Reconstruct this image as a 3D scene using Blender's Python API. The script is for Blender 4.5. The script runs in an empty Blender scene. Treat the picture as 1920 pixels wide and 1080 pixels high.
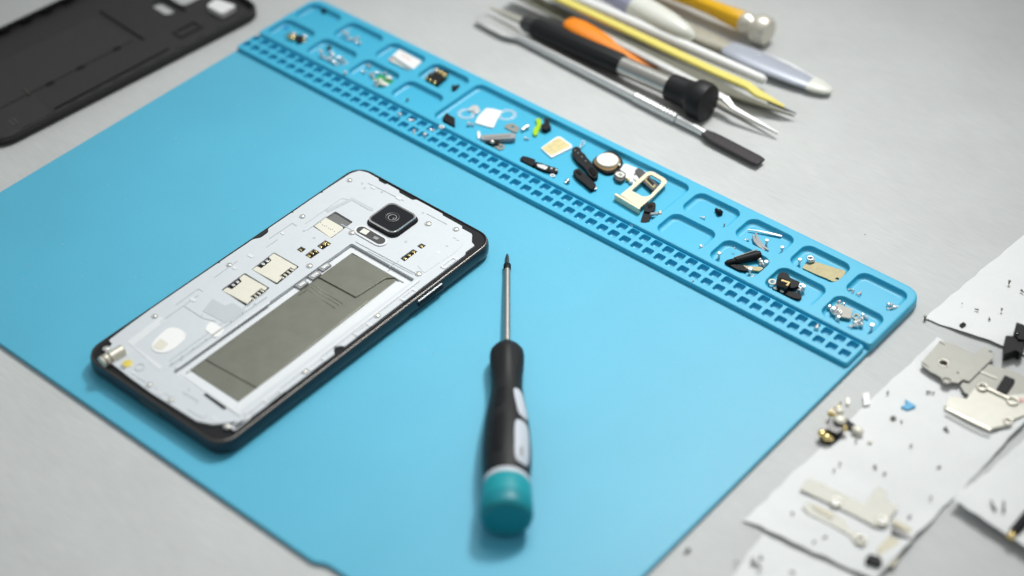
import bpy, bmesh, math, random
from mathutils import Vector, Matrix
from mathutils.geometry import delaunay_2d_cdt
from mathutils import noise as mnoise
random.seed(7)
S = 0.001                                   # everything below is written in millimetres
sc = bpy.context.scene
col = sc.collection
# ---------------------------------------------------------------- camera
CAM = Vector((582.80, -495.71, 509.85))
def _rz(a): return Matrix.Rotation(a, 3, 'Z')
CR = _rz(0.70212648) @ Matrix.Rotation(0.84516161, 3, 'X') @ _rz(-0.0056917)
cd = bpy.data.cameras.new('camera'); cam = bpy.data.objects.new('camera', cd); col.objects.link(cam)
cam.matrix_world = Matrix.Translation(CAM * S) @ CR.to_4x4()
cd.sensor_width = 36; cd.lens = 64.716; cd.clip_start = 0.01; cd.clip_end = 50
cd.dof.use_dof = True; cd.dof.focus_distance = 0.782; cd.dof.aperture_fstop = 3.9; cd.dof.aperture_blades = 9
sc.camera = cam
# ---------------------------------------------------------------- world, lights, exposure
w = bpy.data.worlds.new('World'); sc.world = w; w.use_nodes = True
nt = w.node_tree; nt.nodes.clear()
wo = nt.nodes.new('ShaderNodeOutputWorld'); bg = nt.nodes.new('ShaderNodeBackground'); bg.inputs[1].default_value = 0.43
tc = nt.nodes.new('ShaderNodeTexCoord'); sx = nt.nodes.new('ShaderNodeSeparateXYZ'); rp = nt.nodes.new('ShaderNodeValToRGB')
nt.links.new(tc.outputs['Generated'], sx.inputs[0]); nt.links.new(sx.outputs[2], rp.inputs[0])
e = rp.color_ramp.elements
e[0].position = 0.0; e[0].color = (0.30, 0.30, 0.29, 1); e[1].position = 0.9; e[1].color = (0.98, 1.0, 1.0, 1)
n_ = e.new(0.35); n_.color = (0.62, 0.64, 0.64, 1)
nt.links.new(rp.outputs[0], bg.inputs[0]); nt.links.new(bg.outputs[0], wo.inputs[0])
def area(name, loc, target, size, power, color, sizey=None):
    l = bpy.data.lights.new(name, 'AREA'); l.energy = power; l.size = size; l.color = color
    if sizey: l.shape = 'RECTANGLE'; l.size_y = sizey
    o = bpy.data.objects.new(name, l); col.objects.link(o)
    o.location = Vector(loc) * S
    o.rotation_euler = (Vector(target) - Vector(loc)).to_track_quat('-Z', 'Y').to_euler()
    return o
key = area('key_softbox', (160, 480, 860), (215, -50, 0), 0.16, 0.50, (1.0, 0.985, 0.955)); key.data.spread = math.radians(44)
fill = area('fill_softbox', (60, 300, 900), (205, -60, 0), 0.50, 0.33, (0.96, 1.0, 1.0)); fill.data.spread = math.radians(48)
sc.view_settings.view_transform = 'Standard'; sc.view_settings.look = 'None'
sc.view_settings.exposure = 0.08; sc.view_settings.gamma = 1.0
sc.render.engine = 'CYCLES'

# ---------------------------------------------------------------- helpers
FPX = 3451.5
def at(px, py, z):
    """photo measurement (1920 px wide) to the point of the horizontal plane at height z (mm)"""
    d = CR @ Vector(((px - 960) / FPX, -(py - 540) / FPX, -1.0))
    t = (z - CAM.z) / d.z
    return CAM + d * t
def ats(pts, z): return [at(x, y, z) for x, y in pts]
def proj(v):
    d = CR.transposed() @ (Vector(v) - CAM)
    return 960 + FPX * d.x / -d.z, 540 - FPX * d.y / -d.z

ORG = {}                                     # world origin (mm) of every object
def tag(o, label=None, cat=None, group=None, kind=None):
    if label: o['label'] = label
    if cat: o['category'] = cat
    if group: o['group'] = group
    if kind: o['kind'] = kind
    return o
def empty(name, loc, label=None, cat=None, group=None):
    o = bpy.data.objects.new(name, None); o.empty_display_size = 0.004
    col.objects.link(o); o.location = Vector(loc) * S; ORG[o.name] = Vector(loc)
    return tag(o, label, cat, group)
def mk(name, V, F, mat, parent=None, smooth=False, bevel=0.0, mats=None, fm=None, seg=2, origin=None):
    V = [Vector(v) for v in V]
    if origin is None:
        xs = [v.x for v in V]; ys = [v.y for v in V]; zs = [v.z for v in V]
        origin = Vector(((min(xs)+max(xs))/2, (min(ys)+max(ys))/2, min(zs)))
    me = bpy.data.meshes.new(name)
    me.from_pydata([((v - origin) * S) for v in V], [], F)
    bm = bmesh.new(); bm.from_mesh(me)
    bmesh.ops.remove_doubles(bm, verts=bm.verts, dist=1e-7)
    bmesh.ops.recalc_face_normals(bm, faces=bm.faces)
    bm.to_mesh(me); bm.free()
    for m in (mats or [mat]): me.materials.append(m)
    if fm and len(fm) == len(me.polygons):
        for p, i in zip(me.polygons, fm): p.material_index = i
    for p in me.polygons: p.use_smooth = bool(smooth)
    o = bpy.data.objects.new(name, me); col.objects.link(o)
    if parent:
        o.parent = parent; o.location = (origin - ORG[parent.name]) * S
    else: o.location = origin * S
    ORG[o.name] = origin
    if bevel:
        b = o.modifiers.new('edge_round', 'BEVEL'); b.width = bevel * S; b.segments = seg
        b.limit_method = 'ANGLE'; b.angle_limit = math.radians(35)
    return o
def fillet(pts, r, n=4):
    """round the corners of an XY polygon"""
    out = []; N = len(pts)
    for i in range(N):
        p = Vector(pts[i][:2]); a = Vector(pts[i-1][:2]); b = Vector(pts[(i+1) % N][:2])
        rr = r[i] if isinstance(r, (list, tuple)) else r
        da = a - p; db = b - p; la = da.length; lb = db.length
        if rr <= 0 or la < 1e-6 or lb < 1e-6: out.append(p); continue
        k = min(rr, la * 0.48, lb * 0.48)
        A = p + da / la * k; B = p + db / lb * k
        for j in range(n + 1):
            t = j / n; out.append(A * (1-t)**2 + p * 2*t*(1-t) + B * t*t)
    return out
def rrect(x0, y0, x1, y1, r, n=5):
    out = []
    for cx, cy, a0 in ((x1-r, y1-r, 0), (x0+r, y1-r, 90), (x0+r, y0+r, 180), (x1-r, y0+r, 270)):
        for j in range(n + 1):
            a = math.radians(a0 + 90 * j / n); out.append(Vector((cx + r*math.cos(a), cy + r*math.sin(a))))
    return out
def inset(loop, d):
    """move a closed loop inwards by d (loops of moderate curvature)"""
    N = len(loop); out = []
    A = sum(loop[i][0]*loop[(i+1) % N][1] - loop[(i+1) % N][0]*loop[i][1] for i in range(N))
    sg = 1 if A > 0 else -1
    for i in range(N):
        p = Vector(loop[i][:2]); a = Vector(loop[i-1][:2]); b = Vector(loop[(i+1) % N][:2])
        e1 = (p - a); e2 = (b - p)
        if e1.length < 1e-6: e1 = e2
        if e2.length < 1e-6: e2 = e1
        n1 = Vector((-e1.y, e1.x)).normalized() * sg; n2 = Vector((-e2.y, e2.x)).normalized() * sg
        m = (n1 + n2)
        if m.length < 1e-4: m = n1
        m.normalize(); c = max(0.4, m.dot(n1)); out.append(p + m * d / c)
    return out
def inside(p, L_):
    c = False; n = len(L_); j = n-1
    for i in range(n):
        if (L_[i][1] > p[1]) != (L_[j][1] > p[1]) and p[0] < (L_[j][0]-L_[i][0])*(p[1]-L_[i][1])/(L_[j][1]-L_[i][1])+L_[i][0]: c = not c
        j = i
    return c
def fill(outer, holes):
    """constrained triangulation of an outline with holes; returns 2D verts and faces"""
    P = []; E_ = []
    for lp in [outer] + list(holes):
        k = len(P); n = len(lp); P += [Vector((p[0], p[1])) for p in lp]
        E_ += [(k+i, k+(i+1) % n) for i in range(n)]
    r = delaunay_2d_cdt(P, E_, [], 1, 1e-5)
    V = [tuple(v) for v in r[0]]; F = []
    for f in r[2]:
        c = (sum(V[i][0] for i in f)/len(f), sum(V[i][1] for i in f)/len(f))
        if inside(c, outer) and not any(inside(c, h) for h in holes): F.append(list(f))
    ar = lambda L_: abs(sum(L_[i][0]*L_[(i+1) % len(L_)][1]-L_[(i+1) % len(L_)][0]*L_[i][1] for i in range(len(L_))))/2
    want = ar(outer) - sum(ar(h) for h in holes); got = sum(ar([V[i] for i in f]) for f in F)
    if abs(want-got) > 0.02*abs(want): print('FILLWARN', round(want, 2), round(got, 2), outer[0])
    return V, F
def slab(name, outer, holes, z0, z1, mat, parent=None, prof=None, wall=None, bottom=True, floor=True, cells=None, **kw):
    """plate with holes. prof: [(inset, dz)] of the hole walls downward; None = through holes.
    wall: [(inset, z)] rings of the outer wall from top to bottom."""
    V = []; F = []; wall = wall or [(0, z1), (0, z0)]
    oin = inset(outer, wall[0][0]) if wall[0][0] > 0 else outer
    if cells:                                # rows of regular holes: the top is filled cell by cell
        V2 = []; F2 = []
        for o_, h_ in [(oin, [cells[0]])] + cells[1]:
            a_, b_ = fill(o_, h_); F2 += [[i + len(V2) for i in f] for f in b_]; V2 += a_
    else: V2, F2 = fill(oin, holes)
    V = [(x, y, z1) for x, y in V2]; F = [list(f) for f in F2]
    def rings(loops, cap):
        base = len(V); n = len(loops[0])
        for lp in loops:
            for p in lp: V.append(p)
        for k in range(len(loops) - 1):
            for i in range(n):
                a = base + k*n + i; b = base + k*n + (i+1) % n
                F.append([a, b, b + n, a + n])
        if cap: F.append([base + (len(loops)-1)*n + i for i in range(n)])
    rings([[(p[0], p[1], z) for p in (inset(outer, i) if i else outer)] for i, z in wall], bottom and not (holes and not prof))
    for h in holes:
        if prof: rings([[(p[0], p[1], z1 + dz) for p in (inset(h, i) if i else h)] for i, dz in prof], floor)
        else: rings([[(p[0], p[1], z) for p in h] for z in (z1, z0)], False)
    return mk(name, V, F, mat, parent, **kw)
def plate(name, pts, z0, th, mat, parent=None, r=0.4, holes=(), bevel=0.12, **kw):
    """traced outline (photo px) lying at height z0 with a real thickness"""
    pts = [at(x, y, z0 + th) for x, y in pts]
    out = fillet(pts, r, 3)
    hs = [[Vector((c.x + rr*math.cos(a*math.pi/6), c.y + rr*math.sin(a*math.pi/6))) for a in range(12)]
          for (hx, hy, rr) in holes for c in [at(hx, hy, z0+th)]]
    return slab(name, out, hs, z0, z0 + th, mat, parent, bevel=bevel, **kw)
def box(name, c, ax, sx_, sy_, z0, z1, mat, parent=None, bevel=0.1, r=0.3, **kw):
    """box with centre c (xy), axis angle ax (radians)"""
    ca, sa = math.cos(ax), math.sin(ax)
    pts = [Vector((c[0] + ca*x - sa*y, c[1] + sa*x + ca*y)) for x, y in
           ((-sx_/2, -sy_/2), (sx_/2, -sy_/2), (sx_/2, sy_/2), (-sx_/2, sy_/2))]
    return slab(name, fillet(pts, r, 3), [], z0, z1, mat, parent, bevel=bevel, **kw)
def frame3(d):
    d = d.normalized(); e1 = Vector((d.y, -d.x, 0))
    if e1.length < 1e-4: e1 = Vector((1, 0, 0))
    e1.normalize()
    if (CR @ Vector((1, 0, 0))).dot(e1) < 0: e1 = -e1
    e2 = d.cross(e1)
    if e2.z < 0: e2 = -e2
    return d, e1, e2
def lathe(name, A, B, prof, mat, parent=None, n=28, shape=None, smooth=True, cap=True, **kw):
    """prof: [(t, r[, r2])] along A->B; r sideways, r2 upwards"""
    A = Vector(A); B = Vector(B); d, e1, e2 = frame3(B - A); V = []; F = []
    for pr in prof:
        t, r = pr[0], pr[1]; r2 = pr[2] if len(pr) > 2 else r
        c = A + (B - A) * t
        for i in range(n):
            a = 2*math.pi*i/n; q = shape(t, a) if shape else 1.0
            V.append(c + e1 * (math.cos(a)*r*q) + e2 * (math.sin(a)*r2*q))
    for k in range(len(prof)-1):
        for i in range(n):
            a = k*n+i; b = k*n+(i+1) % n; F.append([a, b, b+n, a+n])
    if cap: F.append(list(range(n))); F.append([(len(prof)-1)*n+i for i in range(n)])
    o = mk(name, V, F, mat, parent, smooth=smooth, **kw)
    if smooth:
        o.data.set_sharp_from_angle(angle=math.radians(40))
    return o
def ring(name, c, R_, r, z, mat, parent=None, tilt=(0, 0), n=20, m=8, ex=1.0, rot=0.0, **kw):
    V = []; F = []; c = Vector((c[0], c[1], z))
    for i in range(n):
        a = 2*math.pi*i/n
        x = math.cos(a)*R_*ex; y = math.sin(a)*R_
        ux, uy = math.cos(a), math.sin(a)
        for j in range(m):
            b = 2*math.pi*j/m
            X = x + ux*r*math.cos(b); Y = y + uy*r*math.cos(b); Z = r*math.sin(b)
            Z += X*tilt[0] + Y*tilt[1]
            V.append(c + Vector((X*math.cos(rot)-Y*math.sin(rot), X*math.sin(rot)+Y*math.cos(rot), Z)))
    for i in range(n):
        for j in range(m):
            F.append([i*m+j, i*m+(j+1) % m, ((i+1) % n)*m+(j+1) % m, ((i+1) % n)*m+j])
    return mk(name, V, F, mat, parent, smooth=True, **kw)
def tube(name, P, r, mat, parent=None, n=8, **kw):
    P = [Vector(p) for p in P]; V = []; F = []
    for i, p in enumerate(P):
        d = (P[min(i+1, len(P)-1)] - P[max(i-1, 0)]).normalized()
        u = d.cross(Vector((0, 0, 1)));
        if u.length < 1e-3: u = Vector((1, 0, 0))
        u.normalize(); v = u.cross(d); rr = r[i] if isinstance(r, (list, tuple)) else r
        for j in range(n):
            a = 2*math.pi*j/n; V.append(p + u*rr*math.cos(a) + v*rr*math.sin(a))
    for i in range(len(P)-1):
        for j in range(n):
            a = i*n+j; b = i*n+(j+1) % n; F.append([a, b, b+n, a+n])
    F.append(list(range(n))); F.append([(len(P)-1)*n+j for j in range(n)])
    return mk(name, V, F, mat, parent, smooth=True, **kw)
def blob(name, c, rx, ry, rz, mat, parent=None, jit=0.0, **kw):
    V = []; F = []; n = 14; m = 8; c = Vector(c)
    for k in range(m + 1):
        ph = math.pi*k/m
        for i in range(n):
            a = 2*math.pi*i/n; q = 1 + jit*random.uniform(-1, 1)
            V.append(c + Vector((rx*q*math.sin(ph)*math.cos(a), ry*q*math.sin(ph)*math.sin(a), rz*math.cos(ph))))
    for k in range(m):
        for i in range(n):
            a = k*n+i; b = k*n+(i+1) % n; F.append([a, b, b+n, a+n])
    return mk(name, V, F, mat, parent, smooth=True, **kw)

# ---------------------------------------------------------------- materials
def mat(name, c, rough=0.5, metal=0.0, spec=0.5, var=0.04, vs=0.35, bump=0.0, bs=2.0, stretch=None, coat=0.0,
        trans=0.0, alpha=1.0, rvar=0.0, aniso=0.0, rot=0.0, sss=0.0, blot=0.0, blots=0.02):
    m = bpy.data.materials.new(name); m.use_nodes = True; t = m.node_tree; N = t.nodes; L = t.links
    b = N['Principled BSDF']
    b.inputs['Roughness'].default_value = rough; b.inputs['Metallic'].default_value = metal
    b.inputs['Specular IOR Level'].default_value = spec; b.inputs['Coat Weight'].default_value = coat
    b.inputs['Coat Roughness'].default_value = 0.15
    b.inputs['Transmission Weight'].default_value = trans; b.inputs['Alpha'].default_value = alpha
    if sss: b.inputs['Subsurface Weight'].default_value = sss; b.inputs['Subsurface Scale'].default_value = 0.001
    tc = N.new('ShaderNodeTexCoord'); mp = N.new('ShaderNodeMapping')
    mp.inputs['Scale'].default_value = [1000*(k) for k in (stretch or (1, 1, 1))]
    mp.inputs['Rotation'].default_value = (0, 0, rot)
    L.new(tc.outputs['Object'], mp.inputs[0])
    nz = N.new('ShaderNodeTexNoise'); nz.inputs['Scale'].default_value = vs; nz.inputs['Detail'].default_value = 5
    nz.inputs['Roughness'].default_value = 0.6
    L.new(mp.outputs[0], nz.inputs['Vector'])
    mr = N.new('ShaderNodeMapRange'); mr.inputs['From Min'].default_value = 0.25; mr.inputs['From Max'].default_value = 0.75
    mr.inputs['To Min'].default_value = 1-var; mr.inputs['To Max'].default_value = 1+var
    L.new(nz.outputs['Fac'], mr.inputs['Value'])
    src = mr.outputs[0]
    if blot:
        n2 = N.new('ShaderNodeTexNoise'); n2.inputs['Scale'].default_value = 1000*blots; n2.inputs['Detail'].default_value = 3
        L.new(tc.outputs['Object'], n2.inputs['Vector'])
        m2 = N.new('ShaderNodeMapRange'); m2.inputs['From Min'].default_value = 0.3; m2.inputs['From Max'].default_value = 0.7
        m2.inputs['To Min'].default_value = 1-blot; m2.inputs['To Max'].default_value = 1+blot
        L.new(n2.outputs['Fac'], m2.inputs['Value'])
        mu = N.new('ShaderNodeMath'); mu.operation = 'MULTIPLY'; L.new(src, mu.inputs[0]); L.new(m2.outputs[0], mu.inputs[1]); src = mu.outputs[0]
    vm = N.new('ShaderNodeVectorMath'); vm.operation = 'SCALE'; vm.inputs[0].default_value = c[:3]
    L.new(src, vm.inputs['Scale']); L.new(vm.outputs[0], b.inputs['Base Color'])
    if rvar:
        r2 = N.new('ShaderNodeMapRange'); r2.inputs['From Min'].default_value = 0.3; r2.inputs['From Max'].default_value = 0.7
        r2.inputs['To Min'].default_value = rough-rvar; r2.inputs['To Max'].default_value = rough+rvar
        L.new(nz.outputs['Fac'], r2.inputs['Value']); L.new(r2.outputs[0], b.inputs['Roughness'])
    if bump:
        n3 = N.new('ShaderNodeTexNoise'); n3.inputs['Scale'].default_value = bs; n3.inputs['Detail'].default_value = 3
        L.new(mp.outputs[0], n3.inputs['Vector'])
        bp = N.new('ShaderNodeBump'); bp.inputs['Strength'].default_value = bump; bp.inputs['Distance'].default_value = 0.0001
        L.new(n3.outputs['Fac'], bp.inputs['Height']); L.new(bp.outputs[0], b.inputs['Normal'])
    return m
M = {}
M['table'] = mat('brushed_table', (0.525, 0.542, 0.537), 0.6, 0.0, 0.4, var=0.13, vs=1.8, bump=0.35, bs=1.0, stretch=(0.05, 1.6, 1), rot=math.radians(-3), blot=0.035, blots=0.03)
M['blue'] = mat('blue_silicone', (0.085, 0.437, 0.620), 0.44, 0, 0.5, var=0.02, vs=0.5, bump=0.12, bs=1.5, blot=0.03, blots=0.018, rvar=0.05)
M['bluedark'] = mat('blue_silicone_tray', (0.04, 0.435, 0.655), 0.42, 0, 0.6, var=0.012, vs=0.5, bump=0.06, bs=1.5)
M['paper'] = mat('white_paper', (0.78, 0.80, 0.80), 0.85, 0, 0.2, var=0.015, vs=0.6, bump=0.5, bs=0.4)
M['black'] = mat('black_plastic', (0.007, 0.0075, 0.009), 0.55, 0, 0.22, var=0.15, vs=0.7, bump=0.1, bs=3)
M['glossblack'] = mat('gloss_black', (0.007, 0.007, 0.008), 0.2, 0, 0.25, coat=0.0)
M['rubber'] = mat('black_rubber', (0.011, 0.012, 0.013), 0.52, 0, 0.3, var=0.12, vs=1, bump=0.25, bs=4)
M['cover'] = mat('matte_black_cover', (0.018, 0.018, 0.0175), 0.5, 0, 0.5, var=0.12, vs=0.15, bump=0.1, bs=2)
M['coverfoil'] = mat('dark_foil', (0.024, 0.0235, 0.023), 0.42, 0, 0.5, var=0.1, vs=0.15, bump=0.1, bs=2)
M['navy'] = mat('navy_side', (0.012, 0.020, 0.032), 0.3, 0, 0.5, var=0.1)
M['gun'] = mat('gunmetal_chamfer', (0.16, 0.15, 0.14), 0.3, 0.9, 0.5)
M['chassis'] = mat('pale_grey_chassis', (0.60, 0.64, 0.67), 0.45, 0.0, 0.5, var=0.02, vs=0.3, bump=0.06, bs=2)
M['chassis2'] = mat('grey_chassis_recess', (0.50, 0.54, 0.57), 0.45, 0.0, 0.5, var=0.02, vs=0.3)
M['chassis3'] = mat('white_chassis_lip', (0.70, 0.73, 0.75), 0.4, 0.0, 0.5, var=0.02, vs=0.3)
M['graphite'] = mat('olive_grey_foil', (0.19, 0.195, 0.16), 0.38, 0.4, 0.5, var=0.10, vs=0.12, bump=0.12, bs=2.5)
M['sdgrey'] = mat('grey_slot', (0.16, 0.165, 0.16), 0.5, 0.2, 0.5, var=0.06)
M['nickel'] = mat('nickel', (0.72, 0.69, 0.60), 0.38, 0.6, 0.5, var=0.05, vs=0.6, bump=0.12, bs=1.2)
M['shield'] = mat('shield_tin', (0.29, 0.29, 0.26), 0.44, 0.30, 0.5, var=0.06, vs=0.25, bump=0.15, bs=0.6)
M['brightshield'] = mat('bright_shield', (0.48, 0.475, 0.42), 0.40, 0.25, 0.5, var=0.05, vs=0.25, bump=0.25, bs=0.5)
M['creammetal'] = mat('cream_metal', (0.74, 0.72, 0.62), 0.42, 0.15, 0.5, var=0.03, bump=0.05)
M['cream'] = mat('cream_tray', (0.76, 0.70, 0.52), 0.4, 0.1, 0.5, var=0.02)
M['steel'] = mat('steel', (0.80, 0.81, 0.80), 0.36, 0.75, 0.5, var=0.03, vs=0.3, rvar=0.03)
M['shaft'] = mat('shaft_steel', (0.55, 0.54, 0.51), 0.36, 1.0, 0.5, var=0.05)
M['darkmetal'] = mat('dark_metal', (0.10, 0.10, 0.10), 0.4, 0.8, 0.5, var=0.15)
M['file'] = mat('dark_file', (0.035, 0.031, 0.033), 0.6, 0.2, 0.4, var=0.6, vs=1.5, bump=1.0, bs=3)
M['chrome'] = mat('chrome', (0.85, 0.85, 0.84), 0.10, 1.0, 0.5, var=0.02)
M['gold'] = mat('gold', (0.86, 0.68, 0.30), 0.25, 0.9, 0.5, var=0.1)
M['brass'] = mat('brass', (0.34, 0.30, 0.17), 0.48, 0.35, 0.5, var=0.12, vs=0.5)
M['dullcream'] = mat('dull_cream', (0.50, 0.47, 0.36), 0.5, 0.1, 0.4, var=0.05)
M['bronze'] = mat('bronze', (0.22, 0.15, 0.07), 0.4, 0.4, 0.5, var=0.05)
M['simgold'] = mat('sim_gold', (0.70, 0.60, 0.30), 0.42, 0.25, 0.5, var=0.04)
M['white'] = mat('white_plastic', (0.84, 0.85, 0.84), 0.4, 0, 0.5, var=0.01)
M['gray'] = mat('grey_plastic', (0.30, 0.31, 0.32), 0.5, 0, 0.5, var=0.15, vs=1)
M['paleg'] = mat('pale_grey_grip', (0.56, 0.60, 0.66), 0.5, 0, 0.5, var=0.02)
M['teal'] = mat('teal_cap', (0.0, 0.235, 0.29), 0.45, 0, 0.5, var=0.03)
M['tealedge'] = mat('teal_ring', (0.005, 0.31, 0.36), 0.45, 0, 0.5, var=0.03)
M['orange'] = mat('orange_plastic', (0.92, 0.27, 0.01), 0.4, 0, 0.5, var=0.03)
M['orange_shade'] = mat('shaded_orange_plastic', (0.32, 0.06, 0.01), 0.45, 0, 0.5, var=0.06)  # orange darkened to red-brown, shade put into the colour
M['yellow'] = mat('pale_yellow', (0.78, 0.68, 0.16), 0.4, 0, 0.5, var=0.04)
M['amber'] = mat('amber_handle', (0.86, 0.48, 0.0), 0.22, 0, 0.5, var=0.05, coat=0.3)
M['ivory'] = mat('ivory_plastic', (0.74, 0.75, 0.68), 0.35, 0, 0.5, var=0.02)
M['beige'] = mat('beige_plastic', (0.40, 0.38, 0.30), 0.4, 0, 0.5, var=0.08, vs=0.2)
M['lav'] = mat('lavender_print', (0.36, 0.37, 0.50), 0.45, 0, 0.5, var=0.05)
M['smoke'] = mat('smoky_blade', (0.44, 0.47, 0.54), 0.25, 0.1, 0.5, var=0.05, vs=0.1)
M['clear'] = mat('clear_film', (0.92, 0.95, 0.97), 0.12, 0, 0.5, alpha=0.38, var=0.02)
M['bluefilm'] = mat('blue_film', (0.03, 0.35, 0.75), 0.3, 0, 0.5, alpha=0.6, var=0.05)
M['lime'] = mat('lime_plastic', (0.36, 0.62, 0.0), 0.35, 0, 0.5, var=0.08)
M['pcb'] = mat('green_board', (0.03, 0.36, 0.12), 0.35, 0, 0.5, var=0.1, vs=1)
M['yellowdot'] = mat('yellow_dot', (0.74, 0.60, 0.12), 0.45, 0.2, 0.5)
M['olive'] = mat('olive_grey_metal', (0.20, 0.20, 0.16), 0.4, 0.4, 0.5, var=0.06, vs=0.2)
M['bit'] = mat('grey_bit', (0.16, 0.155, 0.14), 0.4, 0.5, 0.5, var=0.2, vs=2)
M['blue2'] = mat('blue_plastic', (0.02, 0.34, 0.62), 0.4, 0, 0.5)
M['pink'] = mat('pink_print', (0.75, 0.45, 0.42), 0.6, 0, 0.3)
M['print'] = mat('dark_print', (0.10, 0.10, 0.09), 0.6, 0, 0.3)
M['lens'] = mat('lens_glass', (0.01, 0.011, 0.014), 0.1, 0, 0.4, coat=0.1)

# ================================================================= THE SETTING
tp = slab('tabletop', [Vector(p) for p in ((-1300, -1100), (1500, -1100), (1500, 1600), (-1300, 1600))], [], -30, 0, M['table'])
tag(tp, 'pale grey brushed metal tabletop with fine parallel streaks', 'table', kind='structure')

# ================================================================= BLUE REPAIR MAT
ZM = 2.2                                     # top of the flat sheet
XL, XR, YF, YB = -2.3, 347.2, -216.2, 44.6
mt = empty('repair_mat', (172, -86, 0), 'large sky blue silicone mat with square holes and moulded tray along its far side', 'mat')
nx = at(596, 1054, ZM).x                     # small nick in the front edge
outer = fillet([(XL, YF), (nx-1.5, YF-0.2), (nx+2.5, YF+2.2), (nx+9, YF+2.4), (XR, YF+2.6), (XR, YB), (XL, YB)], [5, 2, 2, 2, 5, 6, 5], 5)
slab('base_sheet', outer, [], 0.15, ZM, M['blue'], mt, wall=[(0.5, ZM), (0.15, ZM-0.15), (0, ZM-0.5), (0, 0.5), (0.4, 0.15)])
# strip with two rows of square holes
ZS = 4.5
so = rrect(XL+0.1, -10.9, XR-1.6, 2.75, 1.6, 4)
holes = []
for i in range(57):
    for r_ in (0, 1):
        x = 6.1*i; y = -6.1*r_
        if i == 0: holes.append(rrect(x-1.4, y-2.15, x+2.2, y+2.15, 0.85, 3))
        else: holes.append(rrect(x-2.25, y-2.2, x+2.25, y+2.2, 0.85, 3))
slab('hole_strip', so, holes, ZM, ZS, M['bluedark'], mt, prof=[(0, 0), (0.12, -0.2), (0.2, -1.7), (0.55, -2.05), (1.0, -2.15)],
     wall=[(0.55, ZS), (0.2, ZS-0.12), (0, ZS-0.5), (-0.1, ZM+0.02)], bottom=False)
# compartment tray
ZT = 5.0
to = rrect(XL-0.2, 3.9, XR+0.3, YB+0.3, 5.5, 6)
to = [Vector((p.x, max(p.y, 3.9))) for p in to]
# square front corners
to2 = []
for p in rrect(XL-0.2, 3.9, XR+0.3, YB+0.5, 5.5, 6): to2.append(p)
to = fillet([(XL-0.2, 3.9), (XR+0.3, 3.9), (XR+0.3, YB+0.4), (XL-0.2, YB+0.4)], [2.2, 2.2, 8.5, 7.5], 6)
ch = []
cx0 = [-0.2, 26.2, 54.0, 81.8, 237.2, 264.9, 292.8, 320.4]
for k, x in enumerate(cx0):
    x1 = x + (21.6 if k == 0 else 23.6)
    ch.append(rrect(x, 25.3, x1, 40.9, 4.3, 6)); ch.append(rrect(x, 6.6, x1, 22.4, 4.3, 6))
ch.append(rrect(109.2, 6.4, 233.4, 41.2, 4.3, 6))
slab('parts_tray', to, ch, 0.1, ZT, M['bluedark'], mt, prof=[(0, 0), (0.15, -0.12), (0.3, -0.4), (0.45, -1.6), (0.9, -2.15), (1.6, -2.45), (2.3, -2.52)],
     wall=[(0.9, ZT), (0.35, ZT-0.15), (0, ZT-0.7), (0, 0.6), (0.4, 0.1)], bottom=False)
ZC = ZT - 2.5                                # compartment floor
V = []; F = []
for k in range(90):
    x = random.uniform(XL+6, XR-6); y = random.uniform(YF+8, -14); a = random.uniform(0, 3.14); l_ = random.uniform(0.15, 0.5); w_ = 0.10
    c_ = Vector((x, y, ZM+0.05)); d_ = Vector((math.cos(a), math.sin(a), 0)); n_v = Vector((-d_.y, d_.x, 0)); b0 = len(V)
    V += [c_-d_*l_-n_v*w_, c_+d_*l_-n_v*w_, c_+d_*l_*0.8+n_v*w_, c_-d_*l_*0.7+n_v*w_, c_+Vector((0, 0, 0.12))]
    F += [[b0, b0+1, b0+4], [b0+1, b0+2, b0+4], [b0+2, b0+3, b0+4], [b0+3, b0, b0+4]]
V2_ = []; F2_ = []
for k in range(70):
    x = random.uniform(-250, 700); y = random.uniform(-330, 420)
    if XL-2 < x < XR+2 and YF-2 < y < YB+2: continue
    s_ = random.uniform(0.12, 0.34); b0 = len(V2_); c_ = Vector((x, y, 0.02))
    V2_ += [c_+Vector((s_*random.uniform(.6, 1.4), 0, 0)), c_+Vector((0, s_*random.uniform(.6, 1.4), 0)), c_-Vector((s_, 0, 0)), c_-Vector((0, s_, 0)), c_+Vector((0, 0, s_))]
    F2_ += [[b0, b0+1, b0+4], [b0+1, b0+2, b0+4], [b0+2, b0+3, b0+4], [b0+3, b0, b0+4]]
tag(mk('crumbs', V2_, F2_, M['bit']), 'tiny dark crumbs scattered over the grey metal tabletop', 'crumbs', kind='stuff')
lint = mk('lint_specks', V, F, M['paleg']); tag(lint, 'tiny pale specks of lint sprinkled over the flat blue mat', 'lint', kind='stuff')
# ================================================================= OPEN PHONE
ph = empty('opened_phone', (153.3, -124.7, ZM), 'opened black smartphone lying face down with pale grey inner frame and empty battery bay', 'phone')
PX0, PX1, PY0, PY1 = 113.0, 193.6, -204.0, -45.2
def rr(i, z): return [(p.x, p.y, z) for p in rrect(PX0+i, PY0+i, PX1-i, PY1-i, max(8.5-i, 3), 8)]
def loops(name, L_, m, parent, capb=False, capt=False, **kw):
    V = []; F = []; n = len(L_[0])
    for l in L_: V += l
    for k in range(len(L_)-1):
        for i in range(n): a = k*n+i; b = k*n+(i+1) % n; F.append([a, b, b+n, a+n])
    if capb: F.append(list(range(n)))
    if capt: F.append([(len(L_)-1)*n+i for i in range(n)])
    return mk(name, V, F, m, parent, **kw)
ZB = ZM + 0.15
b_ = loops('side_band', [rr(2.2, ZB), rr(0.9, ZB+0.4), rr(0.2, ZB+1.6), rr(0, ZB+3.4), rr(0.05, ZB+5.6), rr(0.5, ZB+7.0)], M['navy'], ph, capb=True, smooth=True)
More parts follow.
